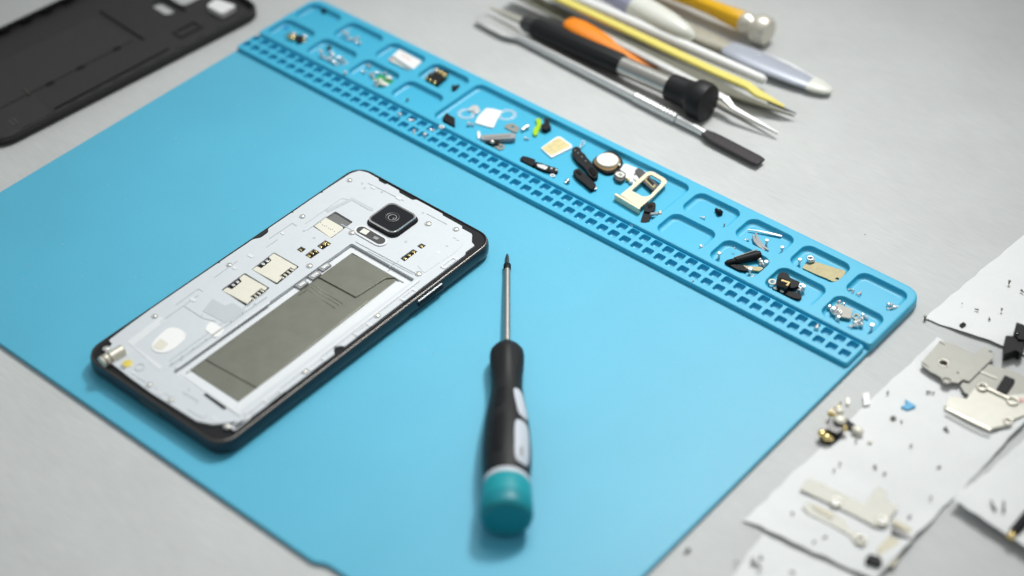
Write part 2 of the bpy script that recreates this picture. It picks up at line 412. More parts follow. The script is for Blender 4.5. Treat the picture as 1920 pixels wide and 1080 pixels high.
loops('chamfer_rim', [rr(0.5, ZB+7.0), rr(0.85, ZB+7.45), rr(1.1, ZB+7.5)], M['gun'], ph, smooth=False)
loops('rim_shelf', [rr(1.1, ZB+7.5), rr(1.5, ZB+7.2), rr(2.0, ZB+7.0)], M['black'], ph, capt=False)
# top face of black body, with bay opening
ZP = ZB + 8.0                                # chassis surface
bayp = ats([(656, 457), (779, 521), (443, 777), (326, 696)], ZP)
bx0 = sum(bayp[i].x for i in (0, 3))/2; bx1 = sum(bayp[i].x for i in (1, 2))/2
by1 = sum(bayp[i].y for i in (0, 1))/2; by0 = sum(bayp[i].y for i in (2, 3))/2
bay = rrect(bx0, by0, bx1, by1, 0.8, 3)
slab('inner_body', rrect(PX0+1.9, PY0+1.9, PX1-1.9, PY1-1.9, 6.5, 8), [rrect(bx0-0.3, by0-0.3, bx1+0.3, by1+0.3, 0.8, 3)], ZB+6.5, ZB+7.05, M['black'], ph)
po = [(116.2, -192), (119, -192.5), (119.5, -196.5), (124, -199.8), (140, -200.7), (152, -201.0), (176, -200.2), (182.2, -197.4), (188.5, -190),
      (190.3, -188), (190.6, -176), (189.7, -175.6), (189.7, -168), (190.6, -167.6), (190.6, -140.2), (189.2, -139.5), (187.6, -137.4), (189.2, -135.2), (190.6, -134.8),
      (190.6, -112), (190.6, -62), (189.6, -61), (189.8, -55.2), (187.5, -54.5), (184, -50.2), (178, -50.2), (177.6, -49), (166, -48.9), (165.6, -48.1), (150, -48.1), (149.5, -49.4), (141, -49.3),
      (140.5, -48.2), (133, -48.1), (132.6, -49), (128.5, -48.9), (128, -47.9), (121, -47.7), (117.2, -49.0), (115.6, -53), (115.1, -70), (115.9, -70.4), (115.1, -71.2), (115.1, -88), (115.8, -88.4), (115.1, -89), (115.1, -103),
      (116.8, -104.5), (117.0, -109), (115.2, -112), (115.1, -131), (115.8, -131.5), (115.1, -132), (115.1, -168), (115.5, -180)]
po = fillet(po, 0.7, 2)
# windows cut through the chassis
def pxloop(pts, z, r=0.6): return fillet(ats(pts, z), r, 3)
wins = {
 'sd': pxloop([(586, 424), (629, 396), (662, 416), (621, 447)], ZP),
 'g1': pxloop([(556, 468), (565, 462), (574, 467), (565, 473.5)], ZP, 0.2),
 'g2': pxloop([(571.5, 478.5), (588, 466.5), (600, 473), (583, 485)], ZP, 0.2),
 'g3': pxloop([(594, 461.5), (610, 450), (621.5, 457), (605, 468.5)], ZP, 0.2),
 'g4': pxloop([(750, 484.5), (774.5, 467), (783, 471.5), (758.5, 490)], ZP, 0.2),
 'g5': pxloop([(781.5, 461.5), (790, 456), (799, 460.5), (790, 466.5)], ZP, 0.2),
 's1': pxloop([(471.5, 505), (514, 473), (561, 500), (519, 534)], ZP, 0.6),
 's2': pxloop([(415, 543.5), (459, 511.5), (506, 540), (463, 575)], ZP, 0.6),
}
slab('chassis_plate', po, [bay] + [fillet(list(v), 0, 1) for v in wins.values()], ZB+7.06, ZP, M['chassis'], ph, bevel=0.0)
plate('flex_slot', [(381, 740), (386, 737), (425, 765), (420, 769)], ZP, 0.05, M['black'], ph, r=0.5, bevel=0)
# battery bay: tray walls + floor
ZF = ZP - 1.9
slab('battery_bay', inset(bay, -0.25), [inset(bay, 0.02)], ZF-0.6, ZB+7.04, M['chassis'], ph)
slab('bay_floor', inset(bay, -0.2), [], ZF-1.2, ZF-0.62, M['chassis3'], ph)
foil = ats([(651, 470.5), (749, 520.5), (447.5, 752), (357, 693)], ZF)
slab('bay_foil', fillet(foil, 0.4, 2), [], ZF-0.6, ZF-0.3, M['graphite'], ph, bevel=0.1)
slab('foil_flap', fillet(ats([(651.5, 472.5), (746, 520.5), (722.5, 522.5), (667, 557.5), (594, 518)], ZF), 0.4, 2), [], ZF-0.29, ZF+0.3, M['graphite'], ph, bevel=0.3, seg=3)
slab('foil_sheet', fillet(ats([(592, 521), (663, 560), (676, 556), (691, 564), (482, 727.5), (385, 674)], ZF), 0.6, 2), [], ZF-0.29, ZF+0.12, M['graphite'], ph, bevel=0.25)
for k, (a, b, c) in enumerate((((572, 541), (583, 532), (643, 570)), ((569, 549), (583, 538), (636, 573)), ((560, 554), (577, 543), (628, 578)))):
    P_ = ats([a, b, c], ZF+0.10)
    tube('foil_ridge', P_, 0.2, M['graphite'], ph, n=6)
# bright upper lip around the bay
def strip(name, pts, z0, th, m, parent, wdt, r=0.2, bevel=0.08):
    """a narrow raised band along a polyline in px"""
    P_ = ats(pts, z0+th); L_ = []; R_ = []
    for i, p in enumerate(P_):
        d = (P_[min(i+1, len(P_)-1)] - P_[max(i-1, 0)]); d.z = 0; d.normalize(); n = Vector((-d.y, d.x, 0))
        L_.append(p + n*wdt/2); R_.append(p - n*wdt/2)
    return slab(name, [Vector((p.x, p.y)) for p in L_ + R_[::-1]], [], z0, z0+th, m, parent, bevel=bevel)
slab('bay_lip', rrect(bx0+0.25, by0+0.4, bx1-0.25, by1-0.4, 0.5, 3), [rrect(bx0+3.1, by0+3.1, bx1-3.1, by1-3.1, 0.5, 3)], ZF-0.62, ZF+0.35, M['chassis3'], ph, bevel=0.15)
slab('bay_lip', [Vector(p) for p in ((bx1-5.6, by0+3.2), (bx1-3.2, by0+3.2), (bx1-3.2, by1-3.2), (bx1-5.6, by1-3.2))], [], ZF-0.62, ZF-0.1, M['chassis3'], ph, bevel=0.3)
# long rail at the bay's camera-side edge and ledge lines
strip('bay_rail', [(338, 699), (452, 779)], ZP, 0.35, M['chassis3'], ph, 1.2)
strip('bay_rail', [(459, 776), (786, 524)], ZP, 0.45, M['chassis3'], ph, 1.1)
strip('bay_rail', [(668, 452), (785, 514)], ZP, 0.30, M['chassis'], ph, 0.9)
strip('bay_rail', [(330, 690), (505, 566)], ZP, 0.35, M['chassis3'], ph, 1.0)
strip('bay_rail', [(318, 686), (500, 556)], ZP, 0.3, M['chassis2'], ph, 0.6)
# contacts seen along the bay's upper left wall
for a in ((566, 533), (590, 516), (609, 500)):
    p = at(a[0], a[1], ZF+1.0); box('battery_contact', p, 0, 3.0, 5.2, ZF-0.5, ZF+1.2, M['gray'], ph)
    box('contact_pin', p, 0, 1.2, 3.4, ZF+1.2, ZF+1.5, M['steel'], ph)
# pieces below the windows
slab('card_well', inset(wins['sd'], -0.8), [], ZB+6.2, ZP-0.8, M['sdgrey'], ph)
sdp = plate('card_shell', [(587, 422), (606, 407), (611, 408), (643, 426), (643, 429), (620, 446)], ZP-0.78, 0.6, M['creammetal'], ph, r=0.5)
for k in range(8):
    p = at(601+k*3.7, 418+k*2.05+(1 if k % 3 else -1), ZP); box('shell_print', p, 0, 0.35, 0.5, ZP-0.18, ZP-0.14, M['print'], sdp, bevel=0)
slab('contact_well', inset(wins['g1'], -0.4), [], ZB+6.2, ZP-0.9, M['black'], ph)
for k in ('g2', 'g3', 'g4', 'g5'): slab('contact_well', inset(wins[k], -0.4), [], ZB+6.2, ZP-0.9, M['black'], ph)
for (x, y) in ((564, 468.5), (579.5, 479.5), (586, 475), (583, 473.5), (592, 471), (601, 462.5), (607.5, 458), (609, 455), (615, 457.5), (759, 484.5), (767, 478.5), (775, 472.5), (790.5, 461.5)):
    box('gold_contact', at(x, y, ZP-0.3), 0.1, 1.2, 1.0, ZP-0.9, ZP-0.25, M['gold'], ph, bevel=0.15)
for key, o_ in (('s1', (0, 0)), ('s2', (-55.5, 39.5))):
    slab('card_well', inset(wins[key], -0.5), [], ZB+6.2, ZP-0.9, M['black'], ph)
    T = lambda pts: [(x+o_[0], y+o_[1]) for x, y in pts]
    sl = plate('sim_socket', T([(473, 505), (482, 499), (490, 503), (509, 488), (504, 482), (513.5, 475), (557, 500), (552, 505), (545, 501), (524, 517), (528, 521), (519, 530)]),
               ZP-0.89, 0.75, M['creammetal'], ph, r=0.3)
    for q in ((493, 494.5), (501, 489)): box('slot_pin', at(q[0]+o_[0], q[1]+o_[1], ZP-0.5), 0, 1.3, 1.3, ZP-0.9, ZP-0.5, M['steel'], sl)
    for q in ((529, 520.5), (535, 516), (541, 511), (547, 506.5)): box('slot_pin', at(q[0]+o_[0], q[1]+o_[1], ZP-0.5), 0, 1.9, 0.9, ZP-0.9, ZP-0.3, M['nickel'], sl)
# raised and printed areas of the chassis
strip('antenna_line', [(573, 419), (640, 372), (660, 375), (700, 395)], ZP, 0.10, M['chassis2'], ph, 0.35, bevel=0)
strip('antenna_line', [(612, 396), (660, 373), (697, 393)], ZP, 0.12, M['chassis2'], ph, 2.0, bevel=0)
plate('chassis_pad', [(380, 583), (398, 560), (422, 573), (436, 567), (462, 583), (423, 606)], ZP, 0.12, M['chassis2'], ph, r=0.4, bevel=0)
plate('chassis_pad', [(782, 497), (826, 463), (826, 456), (852, 438), (873, 447), (871, 455), (858, 470), (795, 512)], ZP, 0.14, M['chassis'], ph, r=1.0, bevel=0.1)
plate('chassis_pad', [(287, 726), (301, 710), (338, 729), (325, 746)], ZP, 0.12, M['chassis'], ph, r=0.8, bevel=0.06)
plate('chassis_pad', [(238, 640), (300, 594), (313, 599), (250, 648), (306, 688), (298, 694)], ZP, 0.12, M['chassis3'], ph, r=0.5, bevel=0.05)
for P_ in ([(505, 447), (548, 418), (556, 423)], [(575, 432), (612, 405)], [(402, 520), (445, 489)], [(330, 571), (372, 541), (380, 546)],
           [(500, 463), (520, 449)], [(690, 343), (720, 357), (757, 376)], [(800, 400), (838, 420)], [(730, 500), (747, 489)],
           [(690, 470), (775, 514)], [(342, 735), (372, 752), (366, 757)], [(352, 768), (380, 784), (388, 779)], [(255, 706), (272, 716)],
           [(345, 573), (380, 596), (404, 602)], [(300, 604), (372, 553)], [(318, 676), (500, 546)], [(640, 420), (662, 432)]):
    strip('moulded_line', P_, ZP, 0.16, M['chassis2'], ph, 0.4, bevel=0)
for (x, y, w_) in ((362, 562, 3.0), (440, 503, 2.2), (470, 480, 2.6), (530, 438, 2.0), (700, 352, 2.4), (748, 372, 2.8), (822, 474, 2.0), (402, 786, 2.6), (300, 737, 2.4), (250, 700, 2.0)):
    box('moulded_pad', at(x, y, ZP), 0.0, w_, w_*0.6, ZP, ZP+0.22, M['chassis3'], ph, bevel=0.06)
for (x, y) in ((322, 683), (341, 669), (362, 655), (386, 638), (433, 604), (455, 588), (478, 571)):
    p = at(x, y, ZP); ring('rivet_mark', p, 0.28, 0.1, ZP+0.3, M['gray'], ph, n=8, m=4)
for (x, y) in ((230, 686), (233, 690), (852, 447), (858, 451), (838, 462)):
    box('printed_mark', at(x, y, ZP), 0.3, 1.4, 0.35, ZP+0.14, ZP+0.17, M['gray'], ph, bevel=0)
# tabs along the right-hand side
for (x, y) in ((841, 493), (765, 553), (678, 618), (592, 683), (512, 744), (450, 793)):
    p = at(x, y, ZP); fr = slab('latch_tab', rrect(p.x-1.1, p.y-4.2, p.x+1.6, p.y+4.2, 0.4, 2), [rrect(p.x-0.4, p.y-3.3, p.x+1.2, p.y+3.3, 0.3, 2)], ZP, ZP+0.35, M['chassis3'], ph, bevel=0.08)
# window labels: oval speaker opening and small square one
c0 = at(299, 645, ZP); c1 = at(330, 627, ZP)
ov = plate('loudspeaker_pad', [(283, 647), (292, 634), (316, 613), (336, 615), (350, 627), (347, 636), (322, 657), (303, 663), (285, 657)], ZP, 0.3, M['white'], ph, r=3.0, bevel=0.12)
plate('speaker_mesh', [(286, 650), (301, 634), (317, 644), (303, 657)], ZP+0.3, 0.12, M['creammetal'], ov, r=0.6, bevel=0.05)
plate('white_pad', [(384, 618), (389, 607), (397, 603), (421, 617), (413, 629), (404, 633)], ZP, 0.3, M['white'], ph, r=0.8)
# rear camera
cc = at(736, 412, ZP+1.0)
def rrc(h, z, r, n=5): return [(p.x, p.y, z) for p in rrect(cc.x-h, cc.y-h, cc.x+h, cc.y+h, r, n)]
cmo = loops('rear_camera', [rrc(8.7, ZP-0.3, 3.2), rrc(8.6, ZP+0.5, 3.2), rrc(8.1, ZP+0.9, 3.0), rrc(7.9, ZP+2.0, 2.9)], M['glossblack'], ph, capt=True, smooth=False)
loops('camera_bezel', [rrc(7.9, ZP+2.0, 2.9), rrc(7.75, ZP+2.35, 2.8), rrc(7.35, ZP+2.4, 2.6), rrc(7.1, ZP+2.15, 2.5)], M['chrome'], cmo)
loops('camera_glass', [rrc(7.1, ZP+2.02, 2.5), rrc(7.1, ZP+2.2, 2.5)], M['lens'], cmo, capt=True)
ring('lens_ring', cc, 2.9, 0.35, ZP+2.2, M['darkmetal'], cmo, n=28)
ring('lens_ring', cc, 1.8, 0.2, ZP+2.25, M['gray'], cmo, n=28)
blob('lens', (cc.x, cc.y, ZP+2.1), 1.2, 1.2, 0.35, M['lens'], cmo)
# flash and pulse sensor window
fa = at(678, 433, ZP); fb = at(713, 453, ZP)
fd = (fb-fa).normalized(); fn = Vector((-fd.y, fd.x, 0))
def pill(h, L0, L1, n=8):
    out = []
    for s_, c_ in ((1, fb + fd*L1), (-1, fa - fd*L0)):
        for j in range(n+1):
            a = -math.pi/2 + math.pi*j/n
            out.append(Vector((c_.x, c_.y)) + Vector((fd.x, fd.y))*math.cos(a)*h*s_ + Vector((fn.x, fn.y))*math.sin(a)*h*s_)
    return out
fl = slab('flash_window', pill(3.2, 0.1, 0.1), [], ZP, ZP+0.5, M['chassis3'], ph, bevel=0.2)
slab('window_glass', pill(2.2, 0, 0), [], ZP+0.5, ZP+0.62, M['darkmetal'], fl)
box('flash_led', at(684, 437, ZP), 0.1, 3.4, 3.0, ZP+0.62, ZP+0.9, M['ivory'], fl)
box('sensor_led', at(705, 449, ZP), 0.1, 2.4, 1.6, ZP+0.62, ZP+0.85, M['gray'], fl)
# screws with collars
for (x, y, r_) in ((567, 406, .75), (430, 497, .75), (290, 593, .7), (280, 722, .8), (320.5, 750, .8), (426.5, 799.5, .95), (707.5, 592, .8), (571.5, 697, .8), (784.5, 513.5, .95), (855, 430, .8), (803, 419.5, .95), (580.5, 498.5, .9), (660, 436.5, .9), (655.5, 338, .7), (200, 654.5, .9)):
    p = at(x, y, ZP); sw = ring('screw_collar', p, r_+0.45, 0.22, ZP+0.12, M['chassis2'], ph, n=16, m=6)
    lathe('screw_head', (p.x, p.y, ZP-0.1), (p.x, p.y, ZP+0.45), [(0, r_), (0.8, r_), (1, r_*0.8)], M['nickel'], sw, n=14)
for (x, y) in ((679, 344), (683, 353), (716, 360), (793, 399), (761, 453), (378, 592), (570, 433), (589, 446), (816, 495), (354, 731), (472, 772), (340, 674)):
    p = at(x, y, ZP); ring('rivet_mark', p, 0.5, 0.12, ZP+0.02, M['chassis2'], ph, n=12, m=5)
p = at(239, 682, ZP); lathe('yellow_contact', (p.x, p.y, ZP), (p.x, p.y, ZP+0.25), [(0, 2.0), (0.8, 2.0), (1, 1.8)], M['yellowdot'], ph, n=20)
p = at(262, 689, ZP); ring('plate_ring', p, 1.9, 0.18, ZP+0.05, M['chassis2'], ph)
p = at(229, 690, ZP); box('plate_mark', p, 0.0, 2.6, 0.7, ZP, ZP+0.08, M['gray'], ph, bevel=0)
# vibration motor in the corner
a = at(232, 656, ZP+0.9); b = at(190, 681, ZP+0.5)
vm_ = lathe('vibration_motor', a, b, [(0, 2.1), (0.04, 2.5), (0.60, 2.5), (0.62, 1.4), (0.68, 1.4), (0.70, 2.7), (0.82, 2.7), (0.83, 1.5), (0.87, 1.5), (0.88, 2.7), (1.0, 2.5)], M['nickel'], ph, n=24)
# usb socket recess, keys on the right-hand side
box('usb_socket', (153.3, PY0-0.02), 0, 11, 0.5, ZB+2.6, ZB+5.4, M['darkmetal'], ph, bevel=0.2)
pa = at(787, 563, ZB+6.0); pb = at(857, 509, ZB+6.0)
kx = PX1+0.02; box('power_key', (kx, -87.5), 0, 1.0, 15, ZB+3.5, ZB+5.9, M['black'], ph, bevel=0.2)
box('key_highlight', (kx+0.05, -87.5), 0, 0.5, 14.5, ZB+5.92, ZB+6.05, M['steel'], ph, bevel=0)  # thin steel sliver added as the highlight line along the key

# ================================================================= PRECISION SCREWDRIVER IN FRONT
A = at(951, 476, 3.2); B = at(950, 973, 11.9)
dr = empty('precision_screwdriver', (A+B)/2 - Vector((0, 0, (A.z+B.z)/2-ZM)), 'precision screwdriver with black and pale grey grip and teal end cap on the mat', 'screwdriver')
def tpy(py):
    lo, hi = -0.1, 1.2
    for _ in range(40):
        m = (lo+hi)/2
        if proj(A+(B-A)*m)[1] < py: lo = m
        else: hi = m
    return (lo+hi)/2
def pf(L_): return [(tpy(q[0]),) + tuple(q[1:]) for q in L_]
bt = lathe('bit_tip', A, B, pf([(477, 0.35), (483, 0.6), (496, 0.65)]), M['darkmetal'], dr, n=16, shape=lambda t, a: 1 + 0.3*math.cos(4*a))
lathe('collar', A, B, pf([(496, 1.2), (497.5, 1.6), (506, 1.6), (507, 1.4)]), M['black'], dr)
lathe('shaft', A, B, pf([(507, 1.45), (646, 1.45)]), M['shaft'], dr)
RP = [(644, 2.3), (650, 3.6), (657, 5.6), (665, 6.9), (674, 7.3), (690, 6.9), (708, 6.3), (728, 6.1), (745, 6.5), (765, 7.3), (788, 8.2), (815, 8.8), (845, 9.2), (872, 9.1), (892, 8.7), (905, 8.5)]
def flute(t, a):
    u = max(0.0, min(1.0, (tpy_cache['w0'] - t) / 0.12)); v = max(0.0, min(1.0, (t - tpy_cache['n0']) / 0.04))
    return 1 - 0.07*u*v*(0.5+0.5*math.cos(6*a))
tpy_cache = {'w0': tpy(735), 'n0': tpy(650)}
gp = lathe('grip', A, B, pf(RP), M['rubber'], dr, n=72, shape=flute)
lathe('white_ring', A, B, pf([(904, 8.3), (906, 8.7), (913, 8.8), (915, 8.6)]), M['paleg'], dr, n=40)
cap = lathe('end_cap', A, B, pf([(914, 8.7), (917, 9.1), (935, 9.3), (948, 9.4)]), M['tealedge'], dr, n=40, cap=False)
lathe('cap_disc', A, B, pf([(948, 9.4), (952, 9.6), (966, 9.6), (973, 9.0), (976, 7.8), (976.5, 6.9), (975, 6.6), (975, 0.3)]), M['teal'], cap, n=40)
def rad(t):
    pr = pf(RP)
    for i in range(len(pr)-1):
        if pr[i][0] <= t <= pr[i+1][0]:
            k = (t-pr[i][0])/(pr[i+1][0]-pr[i][0]); return pr[i][1]*(1-k)+pr[i+1][1]*k
    return pr[-1][1]
def patch(name, y0, y1, a0, a1, off, m, parent, skew=0.0, e_=0.35):
    d, e1, e2 = frame3(B-A); V = []; F = []; nu, nv = 22, 12; t0, t1 = tpy(y0), tpy(y1)
    for i in range(nu+1):
        u = -1 + 2*i/nu; wv = (max(0.0, 1-abs(u)**5))**e_
        for j in range(nv+1):
            v = -1 + 2*j/nv; t = (t0+t1)/2 + (t1-t0)/2*u
            an = math.radians((a0+a1)/2 + (a1-a0)/2*v*wv + skew*u)
            h = off * (1 - max(abs(v), 0)**6) * (1-abs(u)**8) - 0.15
            r_ = rad(t) + h; c = A + (B-A)*t
            V.append(c + e1*math.cos(an)*r_ + e2*math.sin(an)*r_)
    for i in range(nu):
        for j in range(nv): k = i*(nv+1)+j; F.append([k, k+1, k+nv+2, k+nv+1])
    return mk(name, V, F, m, parent, smooth=True)
patch('grip_pad', 746, 806, 66, 22, 0.45, M['paleg'], dr, skew=-6)
lp = patch('grip_pad', 811, 896, 73, 22, 0.45, M['paleg'], dr)
patch('pad_mark', 864, 884, 60, 50, 0.75, M['gray'], lp)
for (y0, y1) in ((744, 792), (801, 880)): patch('thumb_rest', y0, y1, 128, 88, 0.35, M['black'], dr)

# ================================================================= PHONE BACK COVER, TOP LEFT
q0 = at(8, 270, 3); q1 = at(492, 22, 3)
cdir = (q1-q0); cdir.z = 0; cl = cdir.length; cdir.normalize(); cn = Vector((-cdir.y, cdir.x, 0))
LEN = 157.0; WID = 80.0
c0 = q1 + cdir*1.0 - cdir*LEN                # near edge start
def cv(u, v, z=0): p = c0 + cdir*u + cn*v; return Vector((p.x, p.y, z))
def cvl(pts): return [Vector(cv(u, v)[:2]) for u, v in pts]
cvr = empty('phone_back_cover', cv(LEN/2, WID/2, 0), 'matt black phone back cover lying with its inside up on the tabletop', 'phone cover')
co = fillet(cvl([(0, 0), (LEN, 0), (LEN, WID), (0, WID)]), 11, 7)
hole_cam = fillet(cvl([(LEN-24.5, 34), (LEN-8.5, 34), (LEN-8.5, 50), (LEN-24.5, 50)]), 3.5, 4)
hole_pill = fillet(cvl([(LEN-35.5, 33), (LEN-28.5, 33), (LEN-28.5, 47), (LEN-35.5, 47)]), 3.4, 5)
slab('cover_panel', co, [hole_cam, hole_pill], 0.8, 1.9, M['cover'], cvr)
slab('cover_rim', co, [inset(co, 1.5)], 0.4, 5.0, M['cover'], cvr, wall=[(0.4, 5.0), (0, 4.3), (0.3, 2.2), (1.6, 0.4)], bevel=0.0)
slab('inner_foil', cvl([(14, 26), (96, 27.5), (96, 58), (14, 58)]), [], 1.9, 2.25, M['coverfoil'], cvr, bevel=0.1)
slab('inner_foil', cvl([(6, 5.5), (33, 5.5), (36, 25), (8, 25)]), [], 1.9, 2.2, M['coverfoil'], cvr, bevel=0.1)
for k in range(11):
    u = 16 + k*12.6; slab('clip_tooth', cvl([(u, 1.5), (u+5, 1.5), (u+5, 2.9), (u, 2.9)]), [], 2.0, 4.4, M['black'], cvr, bevel=0.15)
    slab('clip_tooth', cvl([(u, WID-2.9), (u+5, WID-2.9), (u+5, WID-1.5), (u, WID-1.5)]), [], 2.0, 4.4, M['black'], cvr, bevel=0.15)
for u in (8, 52, 99, 118, 140): slab('rim_pad', cvl([(u, 3.2), (u+7, 3.2), (u+7, 4.6), (u, 4.6)]), [], 1.9, 2.9, M['coverfoil'], cvr, bevel=0.15)
slab('inner_ridge', cvl([(36, 7.0), (104, 8.5), (104, 9.1), (36, 7.6)]), [], 1.9, 2.5, M['black'], cvr, bevel=0.1)
slab('inner_ridge', cvl([(100, 24), (100.7, 24), (100.7, 60), (100, 60)]), [], 1.9, 2.6, M['black'], cvr, bevel=0.1)
slab('inner_ridge', cvl([(LEN-27, 30), (LEN-26, 30), (LEN-26, 52), (LEN-27, 52)]), [], 1.9, 2.9, M['black'], cvr, bevel=0.1)
slab('inner_ridge', cvl([(114, 12), (128, 12), (128, 19), (114, 19)]), [cvl([(115, 13), (127, 13), (127, 18), (115, 18)])], 1.9, 2.7, M['coverfoil'], cvr)
for dv in (0, 2.2): slab('cover_slit', cvl([(15.5+dv, 10), (16.3+dv, 10), (16.3+dv, 15), (15.5+dv, 15)]), [], 2.2, 2.32, M['gun'], cvr)
for (u, v) in ((44, 25.3), (62, 25.7), (84, 26.3)): slab('inner_notch', cvl([(u, v), (u+5, v), (u+4, v+1.8), (u+1, v+1.8)]), [], 2.25, 2.5, M['black'], cvr, bevel=0.1)
slab('cover_rib', cvl([(34, 24.5), (34.7, 24.5), (35.5, 31), (34.8, 31)]), [], 1.9, 2.7, M['gun'], cvr)
fb_ = plate('foam_block', [(387, 10), (405, -3), (443, 10), (416, 26)], 1.95, 3.0, M['white'], r=1.4, bevel=0.5)
tag(fb_, 'small white foam block sitting inside the black phone cover', 'foam pad')

# ================================================================= TOOLS BEHIND THE MAT
def tt(A_, B_, pts):
    """image x positions -> params of axis"""
    out = []
    for q in pts:
        lo, hi = -0.3, 1.3
        for _ in range(36):
            m = (lo+hi)/2
            if proj(A_+(B_-A_)*m)[0] < q[0]: lo = m
            else: hi = m
        out.append(((lo+hi)/2,)+tuple(q[1:]))
    return out
# double ended metal spatula
A1 = at(899, 31, 2.8); B1 = at(1428, 305, 2.4)
sp = empty('metal_spatula', (A1+B1)/2*1.0 - Vector((0, 0, 2.6)), 'slim double ended steel spatula with dark file end, nearest tool to the mat', 'spatula')
lathe('spatula_blade', A1, B1, tt(A1, B1, [(899, 3.5, 0.4), (903, 4.6, 0.5), (930, 5.0, 0.5), (955, 4.9, 0.6), (966, 3.6, 1.1), (975, 2.0, 1.7), (979, 1.9, 1.8)]), M['steel'], sp, n=24)
lathe('spatula_rod', A1, B1, tt(A1, B1, [(979, 1.8), (1100, 2.1), (1190, 2.15)]), M['steel'], sp, n=24)
kn = [(1190 + k*3.2, 2.15 + (0.5 if k % 2 else 0.0)) for k in range(26)]
lathe('knurled_grip', A1, B1, tt(A1, B1, kn), M['steel'], sp, n=24, shape=lambda t, a: 1+0.05*math.cos(9*a))
lathe('spatula_rod', A1, B1, tt(A1, B1, [(1271, 2.1), (1312, 1.9), (1322, 2.0, 1.6)]), M['steel'], sp, n=24)
lathe('file_end', A1, B1, tt(A1, B1, [(1320, 2.1, 1.3), (1330, 3.3, 1.0), (1345, 3.7, 0.95), (1418, 3.6, 0.9), (1427, 3.0, 0.8)]), M['file'], sp, n=24, shape=lambda t, a: 1/max(abs(math.cos(a)), abs(math.sin(a)))**0.35)
# black handled driver with big cap
A2 = at(918, 14, 6.5); B2 = at(1326, 193, 9.5)
kd = empty('black_handled_driver', (A2+B2)/2 - Vector((0, 0, (A2+B2).z/2)), 'slim driver with black ribbed handle, steel barrel and round black end cap', 'driver')
lathe('driver_blade', A2, B2, tt(A2, B2, [(918, 0.4), (945, 1.5), (985, 2.0), (1010, 2.6)]), M['nickel'], kd)
lathe('neck', A2, B2, tt(A2, B2, [(982, 3.4), (988, 4.1), (1008, 4.3)]), M['darkmetal'], kd)
lathe('black_handle', A2, B2, tt(A2, B2, [(1000, 4.0), (1006, 4.9), (1160, 5.4), (1167, 5.0)]), M['rubber'], kd, n=60, shape=lambda t, a: 1+0.02*math.cos(15*a))
lathe('steel_barrel', A2, B2, tt(A2, B2, [(1164, 4.6), (1262, 4.7)]), M['shaft'], kd)
lathe('black_cap', A2, B2, tt(A2, B2, [(1256, 4.9), (1258, 6.6), (1288, 6.9), (1296, 7.2), (1302, 8.6), (1306, 9.3), (1322, 9.3), (1328, 8.6), (1330, 6), (1331, 0.3)]), M['rubber'], kd, n=48)
# steel tweezers
def leg(name, P_, wd, th, m, parent):
    V = []; F = []
    P_ = [Vector(p) for p in P_]
    for i, p in enumerate(P_):
        d = (P_[min(i+1, len(P_)-1)] - P_[max(i-1, 0)]); d, e1, e2 = frame3(d)
        a, b = wd[i]/2, th[i]/2
        for (x, y) in ((-a, -b*0.5), (-a*0.8, -b), (a*0.8, -b), (a, -b*0.5), (a, b*0.5), (a*0.8, b), (-a*0.8, b), (-a, b*0.5)): V.append(p+e1*x+e2*y)
    n = 8
    for i in range(len(P_)-1):
        for j in range(n): a = i*n+j; b = i*n+(j+1) % n; F.append([a, b, b+n, a+n])
    F.append(list(range(n))); F.append([(len(P_)-1)*n+j for j in range(n)])
    return mk(name, V, F, m, parent)
tw = empty('steel_tweezers', at(1330, 175, 0), 'pointed steel tweezers whose tips stick out beyond the black end cap', 'tweezers')
leg('tweezer_leg', [at(1080, 40, 9), at(1230, 116, 9.5), at(1310, 158, 9), at(1360, 186, 8), at(1375, 203, 6.5), at(1458, 249, 3.0)], [4, 4, 4, 4.2, 2.6, 0.4], [1.5, 1.5, 1.5, 1.6, 1.4, 0.5], M['steel'], tw)
leg('tweezer_leg', [at(1080, 42, 7), at(1230, 124, 3), at(1310, 170, 1.4), at(1360, 199, 1.2), at(1375, 209, 1.2), at(1458, 251, 2.4)], [4, 4, 4, 4.2, 2.6, 0.4], [1.5, 1.5, 1.5, 1.6, 1.2, 0.5], M['shaft'], tw)
# orange plastic tweezers
A4 = at(1066, 41, 9.5); B4 = at(1224, 130, 6.5)
og = empty('orange_opening_tool', (A4+B4)/2 - Vector((0, 0, 6.7)), 'bright orange tapered plastic opening tool beside the black handle', 'opening tool')
lathe('orange_blade', A4, B4, tt(A4, B4, [(1062, 1.5, 0.6), (1067, 4.6, 1.8), (1085, 5.8, 2.6), (1110, 5.6, 2.6), (1150, 4.4, 2.2), (1185, 2.9, 1.6), (1224, 0.8, 0.7)]), M['orange'], og, n=28)
A5 = at(1085, 42, 3.4); B5 = at(1241, 128, 3.2)
lathe('shade_underside', A5, B5, tt(A5, B5, [(1080, 2.4, 1.2), (1150, 3.0, 1.6), (1200, 3.0, 1.6), (1236, 2.4, 1.2), (1242, 1.0, 0.6)]), M['orange_shade'], og, n=28)  # added piece, its dark colour stands for shade and reflection under the orange
